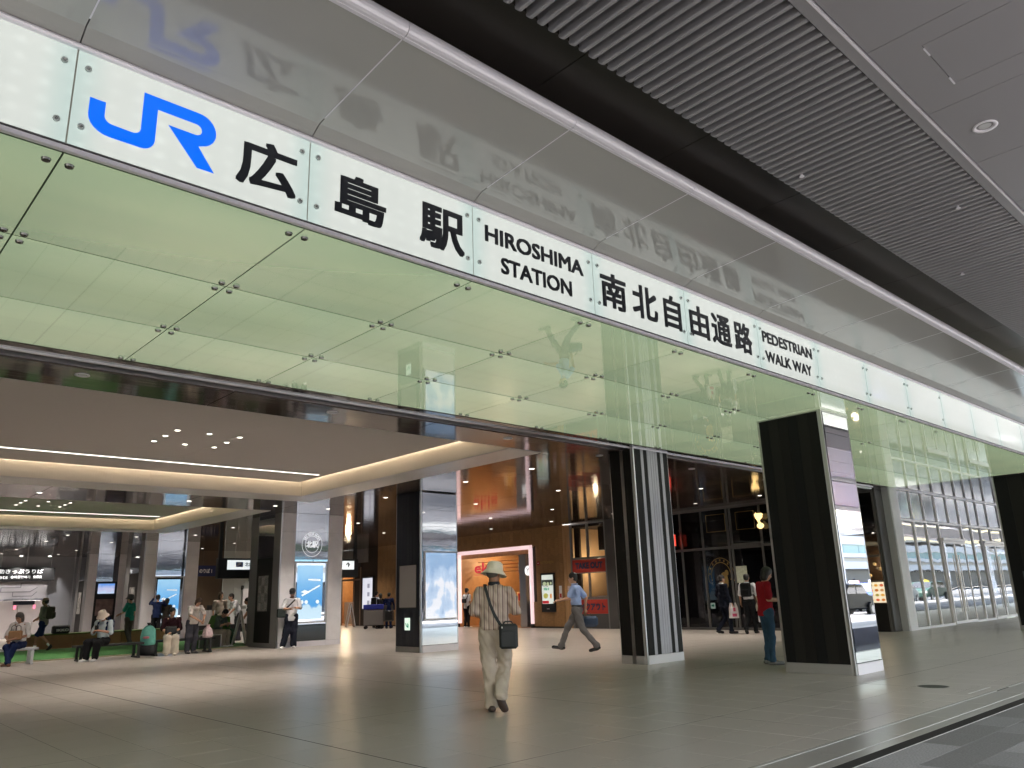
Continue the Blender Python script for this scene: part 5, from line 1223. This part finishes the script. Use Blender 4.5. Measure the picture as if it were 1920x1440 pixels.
# --- the man in the sun hat, seen from behind
M_stripe = mat('striped shirt cloth', (.40,.33,.29), rough=.9, spec=.15); N_, L_, I_ = nodes_of(M_stripe)
tc = N_.new('ShaderNodeTexCoord'); sx = N_.new('ShaderNodeSeparateXYZ'); L_.new(tc.outputs['Object'], sx.inputs[0])
nz = N_.new('ShaderNodeTexNoise'); nz.inputs['Scale'].default_value = 6; L_.new(tc.outputs['Object'], nz.inputs['Vector'])
xx = mth('ADD', sx.outputs[0], mth('MULTIPLY', nz.outputs[0], .012, N_, L_), N_, L_)
fr = mth('FRACT', mth('DIVIDE', mth('ADD', xx, 2.0, N_, L_), .052, N_, L_), None, N_, L_)
cr = N_.new('ShaderNodeValToRGB'); L_.new(fr, cr.inputs[0]); e = cr.color_ramp.elements
e[0].position = 0; e[0].color = (.52,.42,.36,1); e[1].position = 1; e[1].color = (.52,.42,.36,1)
for p_, c in ((.28,(.56,.46,.40,1)),(.36,(.28,.19,.17,1)),(.50,(.19,.14,.135,1)),(.60,(.30,.21,.19,1)),(.66,(.64,.53,.47,1)),(.78,(.48,.35,.31,1)),(.86,(.38,.27,.24,1))):
    q_ = e.new(p_); q_.color = c
L_.new(cr.outputs[0], I_['Base Color'])
n2 = N_.new('ShaderNodeTexNoise'); n2.inputs['Scale'].default_value = 60; L_.new(tc.outputs['Object'], n2.inputs['Vector']); bp_ = N_.new('ShaderNodeBump'); bp_.inputs['Distance'].default_value = .002; L_.new(n2.outputs[0], bp_.inputs['Height']); L_.new(bp_.outputs[0], I_['Normal'])
M_khaki = cloth('khaki cotton', (.43,.36,.305)); M_hat = cloth('cream hat cloth', (.80,.71,.60), .05)
M_brsh = mat('brown shoe leather', (.045,.026,.022), rough=.45); M_sole = mat('shoe sole', (.03,.03,.035), rough=.7)
man = person('man seen from behind in cream sun hat, striped shirt and khaki trousers, walking away', (6.02, 6.86), lookto(.02, 1), 1.59,
    J=dict(pel=(0,0,.93), hiL=(-.085,0,.90), hiR=(.085,0,.90), knL=(-.085,.03,.48), anL=(-.055,-.02,.09), toL=(-.075,.17,.03),
           knR=(.105,.10,.50), anR=(.062,-.20,.20), toR=(.10,-.16,.045), nek=(0,.03,1.44), hed=(.005,.09,1.565),
           elL=(-.255,-.02,1.11), haL=(-.20,.20,1.08), elR=(.265,-.02,1.11), haR=(.22,.21,1.16), shL=(-.175,0,1.35), shR=(.175,0,1.35)),
    topm=M_stripe, botm=M_khaki, bot='trousers', shoem=M_brsh, hat='bucket', hatm=M_hat, hairm=M_hairg, skin=M_skin2, res=.0085, sleeve=.78, hem=.545, wide=1.5, headturn=-.55, headdown=.30, fold=.0085, collar=None, bulk=1.16, legs=1.18)
q = 1.59/1.7
sc_t = MB().lathe([(.058,.0),(.070,.01),(.072,.03),(.062,.045)], n=18).build('scarf', M_navy, man); sc_t.location = (0,.03*q,1.425*q)
MB().add([(.06*q,-.30*q,.10*q),(.12*q,-.28*q,.10*q),(.14*q,-.20*q,.0+.02),(.07*q,-.215*q,.02)], [(0,1,2,3)]) 
sb = thing('shoulder_bag', 'small black shoulder bag hanging behind the right hip of the man in the sun hat', 'bag', man.location, man.rotation_euler.z)
bgm = mat('black nylon', (.012,.014,.018), rough=.6, bump=.001, bscale=200)
b = MB().box(.055,.26,-.235,-.130,.66,.92).build('bag_body', bgm, sb, .025); MB().box(.075,.24,-.25,-.236,.68,.85).build('front_pocket', bgm, sb, .006); MB().ball((.09,-.243,.885),(.008,.004,.012),8).build('zip_pull', M_steel, sb)
MB().tube([(.10,-.17,.915),(.12,-.17,.945),(.19,-.17,.945),(.21,-.17,.915)], .007).build('carry_handle', bgm, sb)
ct = bpy.data.curves.new('strap', 'CURVE')
def ribbon(pts, w, th, m, parent, outward):
    """flat strap following points; outward: direction of the strap's face"""
    P = [Vector(p) for p in pts]; vs = []; fs = []
    for i, p in enumerate(P):
        d = (P[min(i+1, len(P)-1)]-P[max(i-1, 0)]).normalized(); n = Vector(outward[i] if isinstance(outward, list) else outward); s_ = d.cross(n).normalized()*w/2; n = s_.cross(d).normalized()*th/2
        vs += [p-s_-n, p+s_-n, p+s_+n, p-s_+n]
        if i: fs += [(4*i-4+a, 4*i-4+(a+1) % 4, 4*i+(a+1) % 4, 4*i+a) for a in range(4)]
    return MB().add(vs, fs).build('strap', m, parent)
ribbon([(-.085,.09,1.30),(-.10,.045,1.345),(-.105,-.01,1.352),(-.098,-.065,1.325),(-.075,-.105,1.25),(-.04,-.128,1.13),(.0,-.137,1.03),(.045,-.15,.95),(.08,-.17,.90)], .032, .006, bgm, sb,
       [(0,.8,.5),(0,.4,1),(0,0,1),(0,-.6,.8),(0,-1,.3),(0,-1,.1),(0,-1,0),(0,-1,0),(0,-1,0)])
bpy.data.curves.remove(ct)
# --- walking man in the blue shirt
M_ltblue = cloth('pale blue cotton', (.30,.40,.66), .05); M_greyt = cloth('grey wool', (.125,.118,.122), .08)
wd = Vector((12.90-13.28, 12.48-11.8)); wd.normalize(); wx, wy = 13.07, 12.14
walker = person('man in a light blue short sleeved shirt striding left', (wx, wy), heading(wd.x, wd.y), 1.70,
    J=dict(pel=(0,0,.88), che=(0,.02,1.22), nek=(0,.03,1.40), hed=(0,.07,1.545), shL=(-.18,.02,1.34), shR=(.18,.0,1.34), hiL=(-.085,0,.86), hiR=(.085,0,.86),
           knL=(-.09,-.13,.47), anL=(-.09,-.42,.13), toL=(-.10,-.28,.03), knR=(.09,.26,.49), anR=(.09,.42,.12), toR=(.10,.60,.095),
           elL=(-.24,.11,1.13), haL=(-.19,.37,1.08), elR=(.22,-.16,1.12), haR=(.22,-.13,.87)),
    topm=M_ltblue, botm=M_greyt, shoem=mat('black shoe leather', (.012,.012,.016), rough=.25), res=.010, sleeve=.66, hem=.535, fold=.006, collar=M_ltblue, headturn=.15, headdown=.08)
MB().lathe([(.140,0),(.144,.012),(.144,.032),(.140,.04)], n=26, sy=.82).build('belt', M_black, walker).location = (0,0,.935)
bb = thing('hand_bag', 'dark blue bag carried behind the legs of the man in the light blue shirt', 'bag', walker.location, walker.rotation_euler.z)
MB().box(.20,.30,-.40,.02,.50,.73).build('bag_body', mat('dark blue nylon', (.02,.045,.10), rough=.6), bb, .05); MB().tube([(.25,-.28,.72),(.24,-.22,.81),(.24,-.12,.83),(.25,-.08,.72)], .008).build('handle', M_black, bb)
# --- red shirt behind the big column
rp = (12.20, 7.06)
person('person in a dark red tee and blue jeans half hidden by the big mirrored column', rp, lookto(1, .1), 1.55,
    J=dict(hed=(0,.09,1.575), nek=(0,.03,1.45), elR=(.22,-.02,1.13), haR=(.12,.24,1.10), elL=(-.22,.02,1.13), haL=(-.08,.26,1.12)), topm=cloth('dark red cotton', (.30,.012,.022)), botm=cloth('blue denim', (.035,.075,.13), .2), bot='jeans', shoem=mat('grey shoe', (.16,.16,.17), rough=.6), hair='bob', res=.012, sleeve=.72, hem=.5, headdown=.45)
ph = thing('phone', 'phone held by the person in the dark red tee', 'phone', (rp[0], rp[1], 0), lookto(1, .1)); MB().box(-.035,.035,.30,.31,1.03,1.16).build('phone_body', M_black, ph)
# --- man in dark suit with paper bag
sp_ = (19.96, 12.86); M_suit = cloth('dark navy suit', (.009,.011,.022), .1)
person('man in a dark navy suit walking right with a printed plastic bag', sp_, lookto(.85, .35), 1.60,
    J=dict(knL=(-.09,.10,.48), anL=(-.09,-.20,.12), toL=(-.10,-.05,.04), knR=(.09,.12,.49), anR=(.09,.14,.085), toR=(.10,.32,.03), elR=(.23,.0,1.12), haR=(.24,.10,.88), elL=(-.23,-.05,1.12), haL=(-.22,.12,.92)),
    top='jacket', topm=M_suit, botm=M_suit, res=.014, sleeve=1.6, hem=.47, collar=M_white)
pb_ = thing('plastic_bag', 'white plastic carrier bag with pink print held by the man in the dark suit', 'bag', (sp_[0], sp_[1], 0), lookto(.85, .35))
MB().prism([(-.02,.42),(.28,.42),(.26,.70),(.20,.84),(.17,.72),(.08,.72),(.05,.84),(0,.70)], .22, .30, 'yz').build('bag_body', mat('white plastic', (.6,.55,.56), rough=.45), pb_, .006)
MB().box(.301,.304,.05,.20,.46,.54).box(.301,.304,.09,.17,.60,.70).build('print', mat('pink print', (.5,.05,.12)), pb_)
# --- man with backpack and white tote
bp2 = (20.13, 12.15); M_wsh = cloth('white cotton', (.62,.62,.66), .04); M_blk = cloth('black cotton', (.012,.012,.014), .1)
person('man in a white shirt and black trousers with a black backpack, walking away', bp2, lookto(.5, .85), 1.60,
    J=dict(knL=(-.09,.06,.49), anL=(-.09,-.24,.16), toL=(-.10,-.14,.03), knR=(.09,.10,.49), anR=(.09,.14,.085), toR=(.10,.32,.03), elR=(.25,.0,1.12), haR=(.26,.08,.88)), topm=M_wsh, botm=M_blk, res=.014, sleeve=.9, hem=.52, collar=M_wsh)
def backpack(label, p, rz, q, m, z=1.05):
    t = thing('backpack', label, 'backpack', (p[0], p[1], 0), rz)
    b = MB().box(-.15*q,.15*q,-.27*q,-.10*q,z*q,(z+.40)*q).build('pack_body', m, t, .04*q); MB().box(-.11*q,.11*q,-.31*q,-.272*q,(z+.04)*q,(z+.22)*q).build('front_pocket', m, t, .015)
    for s in (-1, 1): ribbon([(s*.10*q,-.12*q,(z+.36)*q),(s*.11*q,-.03*q,1.455*q if z > .9 else (z+.46)*q),(s*.12*q,.08*q,(z+.33)*q),(s*.12*q,.10*q,(z+.15)*q),(s*.13*q,-.10*q,(z+.03)*q)], .05*q, .01, m, t, [(0,-.5,1),(0,0,1),(0,1,.3),(0,1,0),(0,0,-1)])
    return t
backpack('black backpack on the man in the white shirt', bp2, lookto(.5, .85), 1.60/1.7, M_blk)
tb = thing('tote_bag', 'white tote bag hanging from the hand of the man with the black backpack', 'bag', (bp2[0], bp2[1], 0), lookto(.5, .85))
MB().box(.23,.29,-.06,.20,.30,.64).build('bag_body', M_wsh, tb, .02); MB().tube([(.26,.0,.63),(.255,.06,.80),(.26,.13,.63)], .008).build('handle', M_wsh, tb)
# --- leaning man in black cap
lp_ = (10.78, 20.9)
person('young man in black cap and white tee leaning on the emblem column with a phone', lp_, lookto(.35, -1), 1.60,
    J=dict(pel=(.0,-.05,.92), che=(.0,-.10,1.26), nek=(0,-.10,1.43), hed=(0,-.06,1.575), shL=(-.18,-.09,1.37), shR=(.18,-.09,1.37), elL=(-.25,-.05,1.12), elR=(.25,-.05,1.12), haL=(-.05,.16,1.15), haR=(.07,.16,1.12),
           knR=(.13,.05,.48), anR=(.22,.12,.085), toR=(.27,.27,.03), knL=(-.08,.03,.48), anL=(-.08,.05,.085), toL=(-.10,.21,.03), hiL=(-.09,-.05,.9), hiR=(.09,-.05,.9)),
    topm=M_wsh, botm=cloth('black wide cotton', (.010,.012,.022)), bot='wide', wide=.72, shoem=M_white, hat='cap', hatm=M_black, res=.012, sleeve=.75, hem=.46, headdown=.5, headturn=-.2, collar=M_black)
sb = thing('shoulder_bag', 'dark green flat shoulder bag of the young man in the black cap', 'bag', (lp_[0], lp_[1], 0), lookto(.35, -1))
MB().box(.16,.40,-.08,.0,.82,1.06).build('bag_body', mat('dark canvas', (.02,.03,.028), rough=.8), sb, .02); ribbon([(-.08,-.02,1.30),(.0,.06,1.22),(.10,.07,1.12),(.22,.02,1.03)], .04, .008, M_black, sb, (0,1,.2))
ph = thing('phone', 'phone held by the young man in the black cap', 'phone', (lp_[0], lp_[1], 0), lookto(.35, -1)); MB().box(-.03,.035,.22,.23,1.04,1.17).build('phone_body', M_alu, ph)
# --- seated and standing group on the left
M_navyc = cloth('navy cotton', (.012,.022,.075)); M_skirtc = cloth('charcoal cotton', (.055,.055,.07)); M_creamc = cloth('cream cotton', (.55,.49,.41), .05)
pp = (4.45, 22.15)
person('seated woman in a white blouse with a tan basket bag on her lap', pp, lookto(.15, -1), 1.60, seated=True, J=dict(hed=(.02,.10,1.14), haL=(.02,.38,.62), haR=(.10,.36,.60), elL=(-.25,.12,.70), elR=(.26,.12,.70), anL=(.02,.42,.085), anR=(-.03,.50,.085), toL=(.06,.58,.03), toR=(-.10,.62,.03)),
    topm=cloth('white linen', (.72,.68,.68), .03), botm=M_navyc, bot='trousers', shoem=mat('tan sandal', (.16,.07,.045), rough=.6), hairm=M_hairg, hair='bob', skin=M_skin2, sleeve=1.35, headdown=.45, headturn=-.35, wide=1.6)
t = thing('basket_bag', 'tan basket bag on the lap of the woman in the white blouse', 'bag', (pp[0], pp[1], 0), lookto(.15, -1))
MB().box(-.15,.13,.20,.30,.57,.78).build('basket', mat('tan straw', (.33,.18,.09), rough=.8, bump=.003, bscale=80), t, .02)
for dx_ in (-.06, .04): MB().tube([(dx_-.06,.25,.77),(dx_-.05,.25,.87),(dx_,.25,.91),(dx_+.05,.25,.87),(dx_+.06,.25,.77)], .007).build('handle', M_brsh, t)
pp = (6.12, 21.55)
person('seated woman in a cream bucket hat and face mask looking at a phone', pp, lookto(-.05, -1), 1.58, seated=True, J=dict(hed=(0,.13,1.12), haL=(-.04,.30,.76), haR=(.05,.30,.76), anL=(-.06,.40,.085), anR=(.14,.46,.085), toL=(-.10,.56,.03), toR=(.20,.60,.03), knR=(.15,.42,.46)),
    topm=cloth('pale grey blue cotton', (.50,.58,.62), .06), botm=M_blk, bot='wide', wide=.6, shoem=M_white, hat='bucket', hatm=cloth('cream pink hat', (.68,.58,.50), .04), mask=mat('white mask', (.75,.72,.72), rough=.8), hair='long', sleeve=.9, headdown=.55)
ph = thing('phone', 'phone in the hands of the woman in the cream bucket hat', 'phone', (pp[0], pp[1], 0), lookto(-.05, -1)); MB().box(-.035,.035,.34,.35,.70,.83).build('phone_body', M_black, ph)
backpack('dark backpack straps on the woman in the cream bucket hat', pp, lookto(-.05, -1), .93, M_navyc, z=.62)
pp = (7.85, 21.85)
person('seated person with short black hair in a dark maroon tee and wide cream trousers', pp, lookto(.45, -.9), 1.58, seated=True, J=dict(haL=(.02,.30,.60), haR=(.10,.28,.58)), topm=cloth('dark maroon cotton', (.030,.010,.014)), botm=M_creamc, bot='wide', wide=.85, shoem=M_creamc, hair='short', sleeve=.85, headturn=.75, headdown=.1)
t = thing('hand_bag', 'black handbag on the lap of the person in wide cream trousers', 'bag', (pp[0], pp[1], 0), lookto(.45, -.9)); MB().box(-.12,.16,.18,.30,.52,.72).build('bag_body', M_black, t, .03); MB().tube([(.06,.28,.54),(.05,.34,.44),(.0,.34,.42),(-.03,.30,.54)], .012).build('strap', M_black, t)
pp = (8.35, 21.75)
person('woman in white tee and charcoal trousers leaning over a pink and white bag', pp, lookto(.75, -.65), 1.50, J=dict(che=(0,.10,1.24), nek=(0,.20,1.38), hed=(0,.29,1.48), shL=(-.17,.15,1.33), shR=(.17,.15,1.33), elL=(-.22,.30,1.10), elR=(.22,.28,1.10), haL=(-.08,.50,.93), haR=(.06,.52,.95)),
    topm=cloth('off white cotton', (.60,.54,.51), .04), botm=M_skirtc, bot='wide', wide=.55, shoem=M_greyt, hair='bob', hairm=M_hairb, sleeve=.72, hem=.50, headdown=.8, wide_=None) if False else \
person('woman in white tee and charcoal trousers leaning over a pink and white bag', pp, lookto(.75, -.65), 1.50, J=dict(che=(0,.10,1.24), nek=(0,.20,1.38), hed=(0,.29,1.48), shL=(-.17,.15,1.33), shR=(.17,.15,1.33), elL=(-.22,.30,1.10), elR=(.22,.28,1.10), haL=(-.08,.50,.93), haR=(.06,.52,.95)),
    topm=cloth('off white cotton', (.60,.54,.51), .04), botm=M_skirtc, bot='wide', wide=.55, shoem=M_greyt, hair='bob', hairm=M_hairb, sleeve=.72, hem=.50, headdown=.8)
t = thing('drawstring_bag', 'small pink and white drawstring bag on the bench end', 'bag', (8.72, 21.6, .38), 0)
MB().lathe([(.001,0),(.12,.01),(.14,.08),(.11,.22),(.04,.30),(.07,.34)], n=16).build('bag_body', mat('pink white print cloth', (.55,.42,.44), rough=.8, var=.3, vscale=18), t)
pp = (9.95, 24.0)
person('seated person in sage tee and beige trousers bent over a phone on the stool', pp, lookto(.9, -.35), 1.58, seated=True, J=dict(che=(0,.12,.80), nek=(0,.22,.94), hed=(0,.31,1.04), shL=(-.17,.16,.90), shR=(.17,.16,.90), elL=(-.20,.26,.66), elR=(.20,.26,.66), haL=(-.04,.46,.72), haR=(.05,.46,.72)),
    topm=cloth('sage cotton', (.12,.155,.14)), botm=cloth('beige cotton', (.42,.36,.30)), shoem=M_white, hair='short', sleeve=.8, headdown=.7)
pp = place(80, 1221)
person('man in tan cap and navy shorts with white socks striding left before the bench box', (6.35, 28.6), lookto(-1, -.1), 1.58, J=dict(knL=(-.09,-.02,.50), anL=(-.09,-.34,.18), toL=(-.10,-.26,.04), knR=(.09,.20,.50), anR=(.09,.24,.085), toR=(.10,.40,.03), elL=(-.22,.02,1.12), haL=(-.10,.22,1.02), elR=(.22,.02,1.12), haR=(.10,.24,1.02)),
    topm=cloth('grey beige cotton', (.27,.25,.21)), botm=M_navyc, bot='shorts', sock=M_white, hat='cap', hatm=cloth('tan cap', (.33,.22,.15)), skin=M_skin2, sleeve=1.2, res=.015)
backpack('olive backpack on the man in the tan cap', (6.35, 28.6), lookto(-1, -.1), .95, mat('olive canvas', (.05,.05,.025), rough=.8), z=1.0)
t = thing('patterned_bag', 'black bag with white lettering pattern lying on the turf topped bench', 'bag', (7.1, 29.5, .475), 0); MB().box(-.28,.22,-.12,.12,0,.26).build('bag_body', M_black, t, .04); text('lettering', 'IKKO', -.18, .18, .07, .15, -.125, M_white, t, bold=.04)
def bystander(label, p, face, H, topm, botm, **k): return person(label, p, face, H, topm=topm, botm=botm, res=.016, **k)
bystander('man in a teal polo shirt and dark bucket hat walking left', (8.9, 28.7), lookto(-1, .1), 1.62, cloth('teal cotton', (.02,.22,.17)), cloth('dim grey cotton', (.10,.09,.085)), hat='bucket', hatm=M_greyt, J=dict(knL=(-.09,.0,.49), anL=(-.09,-.16,.12), toL=(-.1,-.02,.03), elL=(-.23,.1,1.12), haL=(-.2,.28,1.05)))
bystander('person in dark navy clothes raising both arms beside the television column', (10.9, 32.0), lookto(-.3, 1), 1.66, M_navyc, M_blk, J=dict(elL=(-.28,.12,1.38), haL=(-.18,.22,1.58), elR=(.28,.10,1.3), haR=(.2,.25,1.45)), sleeve=1.6)
bystander('dark clothed woman with long hair standing by the second poster column', (11.25, 32.0), lookto(.2, .9), 1.52, cloth('dull olive cotton', (.03,.025,.02)), M_blk, hair='long', sleeve=.8, J=dict(haL=(-.1,.3,1.05)))
bystander('woman with brown hair in beige sitting among the background group', (11.1, 26.6), lookto(.6, -.6), 1.62, cloth('beige knit', (.40,.33,.28)), M_blk, hair='bob', hairm=M_hairb, sleeve=1.2)
bystander('man in a white shirt leaning forward in the background near the ticket gates', (12.1, 27.4), lookto(-.6, -.5), 1.66, M_wsh, M_skirtc, J=dict(che=(0,.12,1.23), nek=(0,.22,1.38), hed=(0,.30,1.50), shL=(-.17,.18,1.33), shR=(.17,.18,1.33), elL=(-.2,.25,1.08), elR=(.2,.25,1.08), haL=(-.15,.4,.9), haR=(.15,.4,.9)))
bystander('person in a black tee bending beside the white notice board', (11.75, 25.2), lookto(-1, -.2), 1.56, M_blk, M_skirtc, J=dict(che=(0,.14,1.22), nek=(0,.26,1.33), hed=(0,.35,1.42), shL=(-.17,.2,1.28), shR=(.17,.2,1.28), elL=(-.2,.3,1.05), elR=(.2,.3,1.05), haL=(-.12,.42,.86), haR=(.12,.42,.86)))
bystander('person in a dark rust jacket seen from behind at the far left edge', (3.62, 22.3), lookto(-.3, 1), 1.58, cloth('dark rust cotton', (.045,.018,.015)), M_blk, seated=True, hair='long', hairm=M_hairb, sleeve=1.5)
cp = (20.1, 31.0)
bystander('man in a white tee with a small backpack behind the service cart', cp, lookto(.5, .8), 1.58, M_wsh, M_blk, J=dict(haL=(-.15,.25,1.1)))
backpack('small black backpack on the man behind the service cart', cp, lookto(.5, .8), .85, M_blk, z=1.15)
bystander('person in dark uniform standing by the service cart', (19.95, 29.75), lookto(.1, .9), 1.50, M_navyc, M_navyc, sleeve=1.6, J=dict(elR=(.25,.05,1.1)))
bystander('second person in dark uniform next to the service cart, facing left', (19.75, 30.1), lookto(-.7, .4), 1.48, M_blk, M_blk, sleeve=1.6, hair='bob')
vp = (21.05, 25.7)
bystander('visitor in a white tee and black trousers at the pink framed store', vp, lookto(.6, .6), 1.56, M_wsh, M_blk, shoem=M_white, J=dict(haL=(-.2,.2,1.1)))
t = thing('shoulder_bag', 'small black bag across the visitor at the pink framed store', 'bag', (vp[0], vp[1], 0), lookto(.6, .6)); MB().box(-.12,.14,-.20,-.11,.98,1.16).build('bag_body', M_black, t, .03); ribbon([(.12,-.14,1.12),(.16,-.03,1.37)], .03, .006, M_black, t, (1,-.5,0))
bystander('pedestrian in dark clothes standing outside, reflected in the glazed doors', (34, 1.5), lookto(.3, .9), 1.6, M_blk, M_navyc)
bystander('pedestrian in a blue top on the pavement by the taxis', (47, -10.8), lookto(.3, .9), 1.58, cloth('bright blue cotton', (.05,.12,.4)), M_blk)
